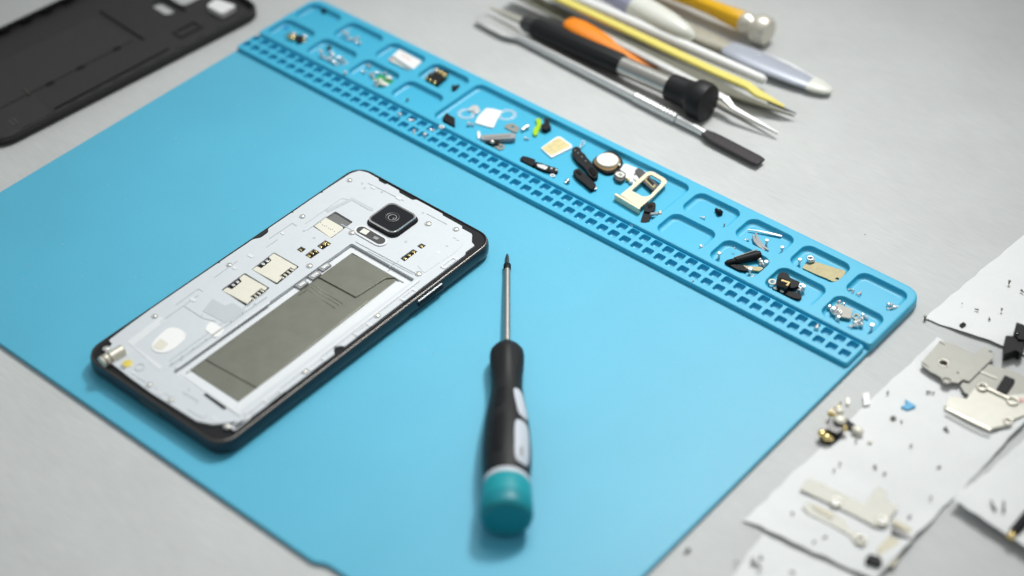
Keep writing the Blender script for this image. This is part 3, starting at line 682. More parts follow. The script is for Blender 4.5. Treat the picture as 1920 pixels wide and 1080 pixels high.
# yellow tweezers
yt = empty('yellow_edged_tweezers', at(1250, 100, 0), 'long tweezers with a pale yellow upper leg and grey lower leg', 'tweezers')
leg('yellow_leg', [at(1000, -24, 13), at(1120, 31, 13), at(1240, 87, 13), at(1340, 134, 11.5), at(1402, 161, 10), at(1420, 175, 8.5), at(1470, 200, 6)], [4.6, 4.6, 4.8, 4.8, 5, 5.4, 1.6], [2.0]*6+[1.0], M['yellow'], yt)
leg('grey_leg', [at(960, -20, 8), at(1010, 6, 7), at(1100, 50, 5), at(1230, 112, 3), at(1330, 156, 1.6), at(1395, 186, 1.5), at(1490, 218, 2.5)], [8, 9, 9, 9, 9, 6, 0.5], [1.4]*6+[0.5], M['olive'], yt)
leg('tip', [at(1440, 190, 7), at(1470, 204, 5.2), at(1493, 213, 3.4)], [2.6, 1.4, 0.4], [1.0, 0.8, 0.4], M['darkmetal'], yt)
# white stick
A6 = at(1040, -20, 14.0); B6 = at(1436, 152, 5.5)
ws = lathe('white_stick', A6, B6, tt(A6, B6, [(1040, 2.6), (1200, 3.0), (1330, 2.7), (1428, 2.4), (1434, 1.9), (1437, 0.8)]), M['white'], n=28)
tag(ws, 'glossy white plastic stick lying along the yellow tweezers', 'stick')
# white opening tool with smoky blade
A7 = at(1180, 12, 8); B7 = at(1558, 172, 2.6)
ot = empty('translucent_opening_tool', (A7+B7)/2 - Vector((0, 0, 5.3)), 'opening tool with beige stem and broad smoky blade with white rounded tip', 'opening tool')
lathe('beige_stem', A7, B7, tt(A7, B7, [(1180, 6.5, 2.4), (1260, 6.2, 2.2), (1330, 5.0, 2.2), (1372, 3.6, 2.0), (1390, 3.2, 1.6)]), M['beige'], ot, n=28)
lathe('smoky_blade', A7, B7, tt(A7, B7, [(1358, 3.5, 1.6), (1368, 6.0, 2.2), (1400, 7.2, 2.4), (1440, 7.3, 2.2), (1500, 6.2, 1.8), (1528, 4.8, 1.5)]), M['smoke'], ot, n=28)
lathe('white_tip', A7, B7, tt(A7, B7, [(1520, 5.6, 1.9), (1535, 5.0, 1.9), (1550, 3.6, 1.5), (1558, 1.6, 0.8)]), M['ivory'], ot, n=28)
e0 = frame3(B7-A7)[1]
leg('blade_edge', [at(1368, 96, 5), at(1420, 98, 5.0), at(1480, 122, 4.4), at(1528, 150, 3.6)], [1.2, 1.6, 1.6, 1.8], [1.6, 1.8, 1.8, 1.6], M['white'], ot)
# big ivory handle with lavender print
A8 = at(1060, -66, 17); B8 = at(1303, 72, 12)
ih = empty('ivory_handle_tool', (A8+B8)/2 - Vector((0, 0, 17)), 'thick ivory plastic handle with lavender print cut off by the top of the picture', 'tool handle')
lathe('ivory_handle', A8, B8, tt(A8, B8, [(1192, 7.2, 5.2), (1225, 7.2, 5.2), (1255, 6.6, 5.0), (1280, 5.0, 4.2), (1295, 3.0, 2.8), (1301, 0.8, 0.8)]), M['ivory'], ih, n=32)
lathe('lavender_collar', A8, B8, tt(A8, B8, [(1060, 6.8, 5.0), (1150, 7.0, 5.2), (1192, 7.2, 5.2)]), M['lav'], ih, n=32)
# amber handled driver
A9 = at(1200, -45, 9); B9 = at(1402, 44, 8.0)
am = empty('amber_screwdriver', (A9+B9)/2 - Vector((0, 0, 8.5)), 'screwdriver with glossy amber yellow handle and chromed round end', 'screwdriver')
lathe('amber_handle', A9, B9, tt(A9, B9, [(1200, 4.6), (1260, 4.6), (1300, 4.0), (1330, 3.8), (1360, 4.3), (1392, 5.0), (1396, 4.7)]), M['amber'], am, n=36, shape=lambda t, a: 1+0.03*math.cos(8*a))
D9 = (B9-A9)/(B9-A9).length
C9 = at(1392, 40, 8.0)
lathe('chrome_collar', C9, C9+D9*16, [(0, 4.9), (0.05, 5.4), (0.25, 5.4), (0.35, 4.2), (0.42, 4.2), (0.5, 6.8), (0.62, 7.4), (0.85, 7.3), (0.97, 6.2), (1, 3)], M['nickel'], am, n=36)

# ================================================================= SMALL PARTS
def screw_mesh():
    bm_V = []; bm_F = []
    prof = [(0, 0.62), (0.1, 0.75), (0.55, 0.78), (0.65, 0.70), (0.66, 0.40)]
    for k in range(7): prof += [(0.75+k*0.26, 0.42), (0.88+k*0.26, 0.34)]
    prof += [(2.7, 0.1)]
    n = 12
    for z, r in prof:
        for i in range(n):
            a = 2*math.pi*i/n; bm_V.append(Vector((z-1.3, r*math.cos(a), r*math.sin(a))))
    for k in range(len(prof)-1):
        for i in range(n): a = k*n+i; b = k*n+(i+1) % n; bm_F.append([a, b, b+n, a+n])
    bm_F.append(list(range(n))); bm_F.append([(len(prof)-1)*n+i for i in range(n)])
    return bm_V, bm_F
proto = None
def screw(px, py, z, label, group, size=1.0, m='steel', up=None, rot=None):
    """small screw resting at height z; first use builds the mesh, the others share it"""
    global proto
    if proto is None:
        V, F = screw_mesh(); proto = {}
    if m not in proto:
        V, F = screw_mesh(); o = mk('screw', V, F, M[m], smooth=False, origin=Vector((0, 0, 0))); proto[m] = o
    else: o = proto[m].copy(); col.objects.link(o)
    p = at(px, py, z+0.75*size)
    o.location = p * S; o.scale = (size,)*3
    rz = random.uniform(0, 6.28) if rot is None else rot
    upr = random.random() < 0.3 if up is None else up
    o.rotation_euler = (random.uniform(0, 6), 0.12, rz) if not upr else (0, math.pi/2, rz)
    if upr: o.location.z += 0.0005*size
    tag(o, label, 'screw', group); return o
def thing(o, label, cat, group=None): return tag(o, label, cat, group)
def dirpx(a, b, z): v = at(*b, z)-at(*a, z); return math.atan2(v.y, v.x), v.length

# --- screws lying on the perforated strip
for (x, y), lb in {(648, 141): 'tiny silver screw on the groove under the third front compartment', (750, 219): 'silver screw leftmost of the five lying on the square holes',
                (771, 226): 'silver screw in a far row hole, second of those on the perforated strip', (777, 249): 'silver screw in a near row hole next to the lone far row screw',
                (797, 257): 'silver screw leaning in a near row hole closest to the mat sheet', (810, 244): 'pinkish silver screw in the far row hole left of the black block'}.items():
    screw(x, y, 3.6, lb, 'screws on the perforated strip', 1.15)
rg = ring('steel_eyelet', at(828, 238, 5), 0.95, 0.4, 5.0, M['white']); thing(rg, 'white metal eyelet resting on the strip beside the black block', 'eyelet')
screw(1532, 613, 3.8, 'silver screw standing in a far row hole near the right end of the strip', 'screws on the perforated strip', 1.4, up=False, rot=1.9)
screw(1377, 465, 4.4, 'tiny pale screw on the far hole row below the black latch', 'screws on the perforated strip', 0.5)
screw(1299, 527, 4.4, 'tiny pale screw speck at the near hole row edge', 'screws on the perforated strip', 0.5)

# --- far left compartments
o = blob('black_bead', at(607, 20, ZC+1.1), 1.3, 1.2, 1.1, M['black'], jit=0.1); thing(o, 'black rubber bead in the farthest left compartment', 'bead')
o = plate('blue_film', [(520, 44), (528, 38), (540, 46), (541, 56), (531, 53)], ZC, 0.15, M['bluefilm'], r=0.5, bevel=0); thing(o, 'translucent blue film scrap in the first front compartment', 'film scrap')
o = empty('gold_spring_connector', at(556, 74, ZC), 'black connector with gold contacts in the first front compartment', 'connector')
box('connector_body', at(563, 75, ZC+1), -0.6, 6.5, 3.2, ZC, ZC+1.8, M['black'], o, bevel=0.3)
blob('gold_contact', at(546, 70, ZC+1.2), 2.6, 1.4, 1.0, M['gold'], o); blob('gold_contact', at(570, 78, ZC+1.2), 1.1, 1.1, 1.0, M['gold'], o)
blob('silver_contact', at(551, 65, ZC+1.6), 1.7, 1.5, 1.2, M['nickel'], o); blob('silver_contact', at(571, 69, ZC+1.3), 1.5, 1.3, 1.0, M['steel'], o)
tube('wire', ats([(533, 69), (540, 63), (550, 61), (558, 66), (563, 72)], ZC+2.4), 0.25, M['darkmetal'], o)
for i, (x, y) in enumerate(((645, 65), (652, 69), (657, 73), (668, 74), (672, 80))):
    screw(x, y, ZC, 'tiny silver screws scattered in the second far compartment', 'screws in the second far compartment', random.uniform(0.9, 1.3))
for i, (x, y) in enumerate(((602, 103), (609, 107), (616, 111), (620, 115), (627, 117), (632, 120), (643, 116), (647, 121), (637, 109), (618, 99), (624, 104))):
    screw(x, y, ZC, 'tiny silver screws heaped in the second front compartment', 'screws in the second front compartment', random.uniform(0.95, 1.5))
o = blob('black_bead', at(617, 89, ZC+1.1), 1.0, 1.3, 1.0, M['darkmetal'], jit=0.1); thing(o, 'small dark bead above the heap of screws in the second front compartment', 'bead')
o = empty('white_module', at(760, 112, ZC), 'white boxy module with faint print in the third far compartment', 'module')
plate('module_body', [(735, 104), (749, 92), (791, 115), (775, 130)], ZC, 2.2, M['white'], o, r=0.6, bevel=0.3)
plate('module_base', [(728, 112), (736, 106), (775, 129), (769, 132)], ZC, 0.9, M['ivory'], o, r=0.4)
plate('print_strip', [(752, 103), (754, 102), (772, 112), (770, 113)], ZC+2.2, 0.05, M['pink'], o, r=0.1, bevel=0)
plate('print_strip', [(729, 110), (733, 107), (737, 109), (733, 113)], ZC+0.9, 0.3, M['pink'], o, r=0.1, bevel=0)
o = empty('green_board', at(718, 150, ZC), 'small green circuit board with white components in the third front compartment', 'circuit board')
plate('board', [(700, 147), (714, 139), (739, 151), (724, 163), (708, 158)], ZC, 1.0, M['pcb'], o, r=0.6)
for (x, y, s_) in ((713, 151, 1.5), (719, 157, 2.0), (724, 159, 1.6), (729, 146, 1.9)):
    blob('component', at(x, y, ZC+1.7), s_, s_*0.8, 0.8, M['ivory'], o)
for (x, y) in ((681, 134), (692, 124), (695, 141), (699, 142), (708, 136), (720, 138), (703, 157), (707, 160)):
    screw(x, y, ZC, 'tiny silver screws around the small green circuit board', 'screws around the green board', random.uniform(0.9, 1.3))
o = empty('contact_block', at(818, 145, ZC), 'black contact block with two rows of gold balls in the fourth far compartment', 'connector')
plate('block_body', [(797, 145), (822, 128), (841, 135), (838, 142), (819, 158)], ZC, 2.2, M['black'], o, r=0.8, bevel=0.3)
for (x, y, s_, mm_) in ((799, 147, .8, 'gold'), (806.5, 151, .8, 'gold'), (815, 155.5, .9, 'gold'), (818, 133, 1.3, 'nickel'), (826, 137, 1.2, 'gold'), (833, 142, 1.4, 'gold'), (808, 140, 1.2, 'bit')):
    blob('gold_ball', at(x, y, ZC+2.3), s_, s_, s_, M[mm_], o)
o = plate('black_chip', [(847, 159), (852, 160), (862, 158), (853, 168), (849, 168)], ZC, 1.3, M['black'], r=0.3); thing(o, 'tiny black triangular chip right of the gold ball contact block', 'chip')
screw(763, 188, ZC, 'single dark speck of a screw in the fourth front compartment', 'lone screws', 0.8, m='bit')

# --- big central compartment
o = plate('black_block', [(829, 222), (837, 211), (843, 215), (853, 221), (853, 232), (847, 234)], ZC, 2.6, M['black'], r=0.5); thing(o, 'black plastic block at the left end of the large compartment', 'plastic part')
for k, (x, y, r_) in enumerate(((874, 212, 3.4), (950, 214, 3.6))):
    o = ring('clear_film_ring', at(x, y, ZC+0.5), r_, 1.3, ZC+0.6, M['clear'], n=9, m=5, ex=1.1, rot=k, tilt=(0.05, 0.08))
    o.scale = (1, 1, 0.5)
    thing(o, ('crumpled clear film ring left of the white sticker', 'crumpled clear film ring behind the white sticker')[k], 'film')
o = plate('silver_clip', [(876, 207), (884, 198), (895, 197), (901, 207), (893, 213), (887, 206)], ZC, 1.0, M['steel'], r=0.5); thing(o, 'small bent silver clip on the left clear film ring', 'clip')
screw(883, 233, ZC, 'silver screw just left of the white square sticker', 'lone screws', 1.3)
o = plate('white_sticker', [(890, 230), (897, 217), (912, 202), (926, 204), (942, 208), (933, 222), (925, 240)], ZC+0.1, 0.5, M['white'], r=1.0); thing(o, 'bright white square sticker in the large compartment', 'sticker')
o = plate('perforated_bracket', [(945, 238), (951, 232), (961, 231), (975, 239), (972, 244), (968, 249), (958, 245)], ZC, 0.5, M['shield'], r=0.5, holes=[(961, 238, 0.8)]); thing(o, 'small flat tin bracket with a round hole near the lime plastic', 'bracket')
a = at(978, 244, ZC+1); b = at(990, 237, ZC+1)
o = lathe('steel_pin', a, b, [(0, .5), (.05, .8), (.65, .8), (.68, 1.1), (1, 1.1)], M['steel'], n=14); thing(o, 'short thick steel pin left of the lime plastic', 'pin')
o = plate('lime_clip', [(1004, 222), (1010, 221), (1015, 224), (1015, 233), (1012, 240), (1007, 252), (1002, 254), (999, 249), (1001, 240), (1007, 234)], ZC, 1.2, M['lime'], r=0.7, bevel=0.3); thing(o, 'lime green plastic clip in the large compartment', 'clip')
o = plate('black_tee', [(1014, 234), (1020, 231), (1020, 223), (1025, 221), (1031, 224), (1029, 231), (1034, 238), (1025, 243), (1016, 241)], ZC, 2.2, M['black'], r=0.5); thing(o, 'black T shaped plastic piece right of the lime clip', 'plastic part')
o = empty('earpiece_strip', at(934, 262, ZC), 'grey mesh earpiece strip on a small bracket left of the gold chip card', 'earpiece')
plate('strip_body', [(900, 256), (903, 253), (962, 249), (967, 252), (966, 259), (904, 262)], ZC+0.6, 2.0, M['gray'], o, r=0.6, bevel=0.3)
plate('strip_mesh', [(908, 256.5), (956, 252.5), (957, 255), (909, 259)], ZC+2.6, 0.2, M['shield'], o, r=0.3)
plate('strip_base', [(905, 262), (922, 259), (936, 263), (936, 270), (925, 271), (912, 268)], ZC, 1.4, M['black'], o, r=0.5)
plate('strip_bracket', [(918, 270), (934, 266), (947, 273), (945, 279), (936, 281)], ZC, 0.5, M['shield'], o, r=0.6, holes=[(939, 275.5, 0.75)])
blob('strip_solder', at(923, 266, ZC+2.2), 1.1, 1.0, 0.8, M['nickel'], o)
o = plate('white_tab', [(895, 246), (899, 245), (901, 251), (900, 259), (896, 260), (895, 254)], ZC, 0.9, M['white'], r=0.4); thing(o, 'tiny white tab at the left end of the grey earpiece strip', 'tab')
screw(988, 260, ZC, 'tiny silver screw between the earpiece strip and the gold chip card', 'lone screws', 0.9)
o = empty('chip_card', at(1043, 276, ZC), 'small gold contact chip card with white edge in the large compartment', 'sim card')
plate('card_edge', [(1013.5, 277.5), (1044, 256), (1051, 256), (1073, 272), (1072, 277), (1034, 295.5)], ZC, 0.7, M['white'], o, r=0.9, bevel=0.1)
cg = plate('gold_contacts', [(1016, 277.5), (1045, 258.5), (1050, 258.5), (1069.5, 273), (1034, 291)], ZC+0.7, 0.12, M['simgold'], o, r=0.7, bevel=0.03)
for P_ in ([(1026, 271), (1036, 281), (1045, 286)], [(1037, 265), (1040, 271), (1048, 274), (1047, 282)], [(1040, 271), (1028, 277)], [(1048, 274), (1060, 268)], [(1036, 266), (1050, 264)], [(1036, 281), (1026, 284)]):
    strip('contact_gap', P_, ZC+0.82, 0.03, M['beige'], cg, 0.16, bevel=0)
o = empty('flex_antenna', at(1010, 306, ZC), 'black antenna part with silver centre and white eyelet in front of the gold chip card', 'antenna')
plate('antenna_head', [(974, 298), (980, 292), (990, 294), (1004, 299), (1003, 307), (998, 311), (988, 306)], ZC, 2.2, M['black'], o, r=0.7, bevel=0.3)
plate('antenna_arm', [(1002, 306), (1006, 303), (1030, 311), (1046, 316), (1046, 322), (1038, 323), (1020, 319), (1004, 313)], ZC, 1.4, M['black'], o, r=0.5)
plate('silver_foil', [(1006, 307), (1020, 309), (1028, 313), (1022, 318), (1008, 312)], ZC+1.4, 0.25, M['steel'], o, r=0.5)
for q in ((1034, 316), (1043, 318.5)): blob('solder_dot', at(q[0], q[1], ZC+1.5), 0.6, 0.6, 0.4, M['ivory'], o)
ring('eyelet', at(1036, 329.5, ZC+0.5), 0.85, 0.42, ZC+0.5, M['white'], o)
a = at(1059, 344, ZC+0.9); b = at(1065, 339, ZC+0.9)
o = lathe('steel_pin', a, b, [(0, .6), (.6, .65), (.62, 1.1), (1, 1.1)], M['shaft'], n=14); thing(o, 'short steel pin in front of the two black strips', 'pin')
o = empty('long_black_antenna', at(1098, 303, ZC), 'long knobbly black antenna strip left of the white home button', 'antenna')
plate('antenna_body', [(1072, 279), (1080, 274), (1088, 277), (1090, 284), (1096, 288), (1102, 297), (1108, 303), (1113, 312), (1122, 322), (1121, 331), (1113, 334), (1106, 329), (1096, 314), (1084, 304), (1074, 291)], ZC, 2.2, M['black'], o, r=0.8, bevel=0.35)
plate('antenna_frame', [(1103, 316), (1110, 312), (1120, 324), (1113, 330)], ZC+2.2, 0.5, M['glossblack'], o, r=0.8, bevel=0.15)
for q in ((1078, 282), (1084, 287), (1091, 294), (1098, 302)): blob('solder_dot', at(q[0], q[1], ZC+2.3), 0.4, 0.4, 0.25, M['gray'], o)
tube('wire_loop', ats([(1086, 281), (1089, 272), (1090, 266), (1094, 263), (1097, 266), (1094, 271), (1089, 275)], ZC+1.5), 0.2, M['steel'], o)
o = empty('short_black_antenna', at(1094, 335, ZC), 'short black strip with silver eyelet in front of the long black antenna', 'antenna')
plate('antenna_body', [(1074, 322), (1078, 317), (1086, 315.5), (1094, 323), (1104, 332), (1118, 346), (1116, 351), (1109, 355), (1096, 344), (1082, 333)], ZC, 2.0, M['black'], o, r=0.8, bevel=0.35)
plate('antenna_recess', [(1079, 321), (1084, 319), (1091, 325), (1088, 328)], ZC+2.0, 0.3, M['glossblack'], o, r=0.6)
ring('eyelet', at(1115.5, 353, ZC+0.9), 0.7, 0.35, ZC+1.0, M['steel'], o)
# home button
hc = at(1139, 303, ZC+1.5)
o = empty('home_button', (hc.x, hc.y, ZC), 'round white home button with gold ring on a black base', 'button')
plate('button_base', [(1108, 305), (1115, 295), (1137, 283), (1150, 283), (1166, 297), (1169, 305), (1163, 314), (1151, 323), (1137, 325), (1119, 315)], ZC, 1.5, M['black'], o, r=2.2, bevel=0.3)
plate('button_bezel', [(1112, 303), (1117, 295), (1137, 285), (1148, 286), (1163, 297), (1164, 305), (1152, 318), (1138, 321), (1122, 314)], ZC+1.5, 0.5, M['bronze'], o, r=2.0, bevel=0.2)
lathe('button_face', (hc.x, hc.y, ZC+2.0), (hc.x, hc.y, ZC+2.9), [(0, 4.9), (0.6, 4.9), (0.9, 4.7), (1, 4.2)], M['white'], o, n=36)
ring('button_ring', hc, 5.05, 0.22, ZC+2.15, M['brass'], o, n=32)
box('button_pin', at(1161, 310, ZC+2), 0.4, 1.1, 1.4, ZC+2.0, ZC+2.6, M['nickel'], o)
# white flex with small camera
o = empty('small_camera_module', at(1165, 328, ZC), 'small camera module with pale square lens on a white flex cable', 'camera module')
plate('flex_cable', [(1162, 316), (1172, 306), (1196, 316), (1212, 322), (1204, 334), (1190, 346), (1182, 345), (1178, 336), (1166, 330)], ZC, 0.35, M['white'], o, r=0.8, bevel=0.05)
plate('module_case', [(1150, 327), (1154, 321), (1163, 318), (1174, 325), (1172, 335), (1165, 340), (1155, 337)], ZC+0.3, 1.6, M['darkmetal'], o, r=0.8, bevel=0.25)
plate('module_face', [(1153, 326), (1157, 322), (1166, 322), (1173, 327), (1166, 333), (1158, 331)], ZC+1.9, 0.5, M['ivory'], o, r=0.6)
plate('module_lens', [(1159, 326), (1163, 324), (1168, 327), (1164, 330)], ZC+2.4, 0.15, M['gray'], o, r=0.4, bevel=0)
blob('solder_joint', at(1177, 337, ZC+1), 1.1, 0.8, 0.8, M['gold'], o); blob('solder_joint', at(1183, 341, ZC+1), 1.0, 1.0, 0.9, M['white'], o)
plate('flex_tab', [(1187, 332), (1195, 326), (1203, 331), (1196, 341)], ZC+0.4, 0.9, M['white'], o, r=0.3)
# metal connector under the tray
o = empty('metal_connector_strip', at(1215, 338, ZC), 'grey metal connector strip partly under the cream card tray', 'connector')
plate('connector_shell', [(1190, 319), (1198, 314), (1208, 321), (1235, 347), (1234, 352), (1224, 357), (1207, 342)], ZC, 2.2, M['darkmetal'], o, r=0.5, bevel=0.25)
plate('connector_frame', [(1205, 335), (1211, 330), (1230, 348), (1225, 353)], ZC+2.2, 0.2, M['brass'], o, r=0.3)
plate('connector_slot', [(1212, 336), (1216, 333), (1227, 345), (1224, 348)], ZC+2.4, 0.15, M['black'], o, r=0.2, bevel=0)
# cream card tray
o = empty('card_tray', at(1200, 357, ZC), 'cream metal card tray with a square opening in the large compartment', 'card tray')
zt_ = ZC+3.0
out = fillet(ats([(1163, 365), (1184, 348), (1212, 323), (1219, 320.5), (1226, 322), (1249, 336), (1251, 342), (1246, 347), (1237, 356), (1222, 371), (1200, 389)], zt_), [0.3, 0.3, 1, 1.2, 1, 1.2, 1.2, 0.6, 0.5, 0.6, 0.5], 4)
hol = fillet(ats([(1184, 357), (1217, 328), (1222, 328), (1240, 338), (1240, 343), (1218, 367), (1206, 369)], zt_), [0.4, 0.8, 0.8, 0.8, 0.8, 1.2, 1.2], 3)
slab('tray_frame', out, [hol], zt_-0.7, zt_, M['cream'], o, bevel=0.12)
a = at(1153, 364, zt_-0.2); b = at(1200, 392, zt_-0.2)
dd = (b-a).normalized()
an_, ln_ = math.atan2(dd.y, dd.x), (b-a).length
box('tray_front', (a+b)/2, an_, ln_, 1.3, ZC+0.2, zt_+0.1, M['cream'], o, bevel=0.2, r=0.5)
# black latch
o = empty('black_latch', at(1212, 402, ZC), 'bent black latch with screw and wire loop in front of the cream tray', 'latch')
plate('latch_head', [(1208, 392), (1211, 381), (1218, 379), (1228, 379), (1230, 385), (1226, 394), (1218, 398), (1208, 396)], ZC, 2.4, M['black'], o, r=0.6, bevel=0.3)
plate('latch_recess', [(1213, 385), (1222, 383), (1225, 387), (1217, 391)], ZC+2.4, 0.15, M['glossblack'], o, r=0.4, bevel=0)
plate('latch_arm', [(1207, 396), (1219, 399), (1220, 406), (1215, 416), (1211, 423), (1204, 425), (1197, 422), (1201, 418), (1202, 411)], ZC, 1.6, M['black'], o, r=0.5, bevel=0.25)
tube('wire_loop', ats([(1199, 422), (1193, 419), (1185, 418), (1181, 421), (1186, 424), (1194, 423)], ZC+1.2), 0.25, M['steel'], o)
screw(1230, 401, ZC+0.3, 'fat silver screw touching the black latch', 'lone screws', 2.0, up=False, rot=3.8)

# --- right hand compartments
o = empty('black_screw', at(1348, 397, ZC), 'black screw lying in the compartment right of the large one', 'screw')
a = at(1342, 392, ZC+1); b = at(1352, 401, ZC+1)
lathe('screw_shank', a, b, [(0, .6), (.05, .8), (.4, .8), (.5, 0.7)], M['black'], o, n=14); lathe('screw_cap', a, b, [(.45, 1.0), (.5, 1.35), (.9, 1.4), (1, 1.0)], M['black'], o, n=16)
screw(1317, 408, ZC, 'tiny silver screw left of the black screw', 'lone screws', 0.95)
screw(1358, 423, ZC, 'tiny dark screw in front of the black screw', 'lone screws', 0.55, m='bit', up=True)
screw(1319, 463, ZC, 'slim silver screw alone in the empty front compartment', 'lone screws', 1.35, up=False, rot=0.9)
o = empty('steel_needle_strip', at(1436, 437, ZC), 'thin pale steel strip lying near the far wall of the sixth far compartment', 'strip')
leg('needle', [at(1403, 431, ZC+0.9), at(1420, 433, ZC+1.0), at(1445, 438, ZC+0.9), at(1466, 443, ZC+0.7)], [0.5, 0.8, 1.3, 1.2], [0.5]*4, M['steel'], o)
o = empty('dark_grey_springs', at(1427, 455, ZC), 'pair of dark grey curved metal strips below the thin steel strip', 'metal strip')
for k, off in enumerate((0, 5)):
    leg('curved_strip', [at(1417-off, 438+off*0.8, ZC+1.2), at(1421-off, 450+off*0.5, ZC+1.3), at(1429-off, 461+off*0.2, ZC+1.2), at(1441-off*1.5, 470, ZC+0.8)], [0.9, 1.6, 1.6, 0.6], [0.8]*4, M['gray'], o)
screw(1400, 450, ZC, 'tiny silver screw left of the dark grey strips', 'lone screws', 0.9)
screw(1437, 457, ZC, 'silver screw touching the dark grey strips on their right', 'lone screws', 1.2, up=True)
screw(1466, 470, ZC, 'silver screw upright at the front right of the sixth far compartment', 'lone screws', 1.2, up=True)
screw(1348, 481, ZC, 'silver screw upright left of the black rod', 'lone screws', 1.2, up=True)
o = empty('black_rod_part', at(1395, 490, ZC), 'black rod shaped part with tapering end in a front compartment', 'plastic part')
a = at(1359, 494, ZC+1.4); b = at(1427, 477, ZC+2.2)
lathe('rod_body', a, b, [(0, .6), (.08, 1.2), (.28, 1.3), (.3, 1.7), (.9, 2.0), (.98, 1.7), (1, 1.0)], M['black'], o, n=18)
lathe('rod_highlight', a+Vector((0, 0, 1.7)), b+Vector((-2, 0, 1.6)), [(.3, .22), (1, .25)], M['shield'], o, n=8)  # pale bar modelled as the highlight along the top of the rod
o = empty('brass_lever', at(1405, 502, ZC), 'black and brass lever under the black rod', 'lever')
plate('lever_arm', [(1365, 495), (1394, 497), (1402, 503), (1400, 508), (1383, 505)], ZC, 1.2, M['black'], o, r=0.4)
plate('lever_plate', [(1393, 497), (1405, 499), (1427, 500), (1432, 503), (1424, 508), (1402, 505)], ZC+0.5, 0.8, M['brass'], o, r=0.4)
for (x, y) in ((1425, 492), (1431, 496), (1436, 498), (1406, 511), (1411, 519)):
    screw(x, y, ZC, 'silver screws around the brass lever under the black rod', 'screws around the brass lever', 1.35)
o = empty('brass_plate', at(1545, 508, ZC), 'flat brass coloured plate with a hole and corner eyelet', 'plate')
plate('plate_sheet', [(1504, 502), (1511, 494), (1528, 490), (1556, 499), (1587, 508), (1582, 518), (1571, 527), (1563, 528), (1548, 521), (1530, 514)], ZC+0.3, 0.5, M['brass'], o, r=0.6, holes=[(1570, 522.5, 0.8)])
ring('eyelet', at(1520, 488, ZC+1.2), 1.3, 0.55, ZC+1.6, M['steel'], o); ring('eyelet', at(1519, 486, ZC+1.9), 1.2, 0.4, ZC+2.4, M['steel'], o)
screw(1499, 493, ZC, 'silver screw left of the flat brass plate', 'lone screws', 1.2, up=True)
o = empty('black_jack_module', at(1475, 535, ZC), 'black module with a gold L shaped contact and pale eyelets', 'module')
plate('module_back', [(1456, 522), (1459, 514), (1466, 510), (1477, 512), (1482, 521), (1500, 528), (1497, 536), (1488, 540), (1470, 536)], ZC, 2.2, M['black'], o, r=0.7, bevel=0.3)
plate('module_box', [(1455, 528), (1463, 520), (1482, 526), (1483, 532), (1475, 541), (1456, 535)], ZC+2.2, 1.4, M['glossblack'], o, r=0.5, bevel=0.3)
plate('module_foot', [(1446, 539), (1455, 538), (1478, 546), (1490, 547), (1502, 551), (1504, 557), (1499, 561), (1487, 558), (1466, 549)], ZC, 1.2, M['black'], o, r=0.8, bevel=0.25)
strip('gold_contact', [(1465, 525), (1480, 529.5), (1475, 535)], ZC+3.6, 0.15, M['gold'], o, 1.0)
ring('eyelet', at(1448, 529, ZC+1.2), 1.35, 0.5, ZC+1.2, M['ivory'], o)
ring('eyelet', at(1503, 537, ZC+1.0), 1.2, 0.45, ZC+1.0, M['steel'], o)
for q in ((1454, 541), (1466, 546)): blob('solder_dot', at(q[0], q[1], ZC+1.4), 1.0, 0.6, 0.4, M['creammetal'], o)
for (x, y) in ((1500, 543), (1506, 544)):
    screw(x, y, ZC, 'silver screws at the right side of the black module with gold contact', 'screws beside the black module', 1.3)
for (x, y, s_) in ((1593, 543, .8), (1599, 547, .8), (1611, 551, 1.3)):
    screw(x, y, ZC, 'small silver screws at the left of the last far compartment', 'screws left in the last far compartment', s_)
for (x, y, s_) in ((1670, 571, 1.2), (1681, 576, 1.5), (1668, 579, 1.1)):
    screw(x, y, ZC, 'silver screws by the right wall of the last far compartment', 'screws right in the last far compartment', s_)
o = empty('nickel_bracket', at(1580, 583, ZC), 'nickel bracket plate with curled end and square loop in the last front compartment', 'bracket')
plate('bracket_plate', [(1563, 580), (1568, 569), (1596, 578), (1599, 582), (1595, 597), (1570, 592)], ZC+0.6, 1.1, M['shield'], o, r=0.4)
for k in range(3): ring('curled_wire', at(1565+k*2.5, 580+k*3, ZC+1.8), 1.6, 0.32, ZC+1.8+0.1*k, M['steel'], o, tilt=(0.3, 0.2))
slab('square_loop', fillet(ats([(1597, 594), (1604, 586), (1613, 590), (1606, 601)], ZC+0.6), 0.4, 2), [fillet(ats([(1600, 594), (1604.5, 589), (1609.5, 591.5), (1605, 597)], ZC+0.6), 0.2, 2)], ZC, ZC+0.6, M['shield'], o)
for (x, y, s_) in ((1574, 571, 1.3), (1580, 573, .9), (1559, 580, 1.4), (1562, 585, 1.3), (1569, 596, 1.0), (1572, 599, 1.0), (1607, 604, 1.5), (1609, 610, 1.5), (1596, 612, 1.2), (1622, 594, 1.2), (1634, 617, 1.4), (1611, 600, 1.3)):
    screw(x, y, ZC, 'silver screws scattered around the nickel bracket plate', 'screws around the nickel bracket', s_)

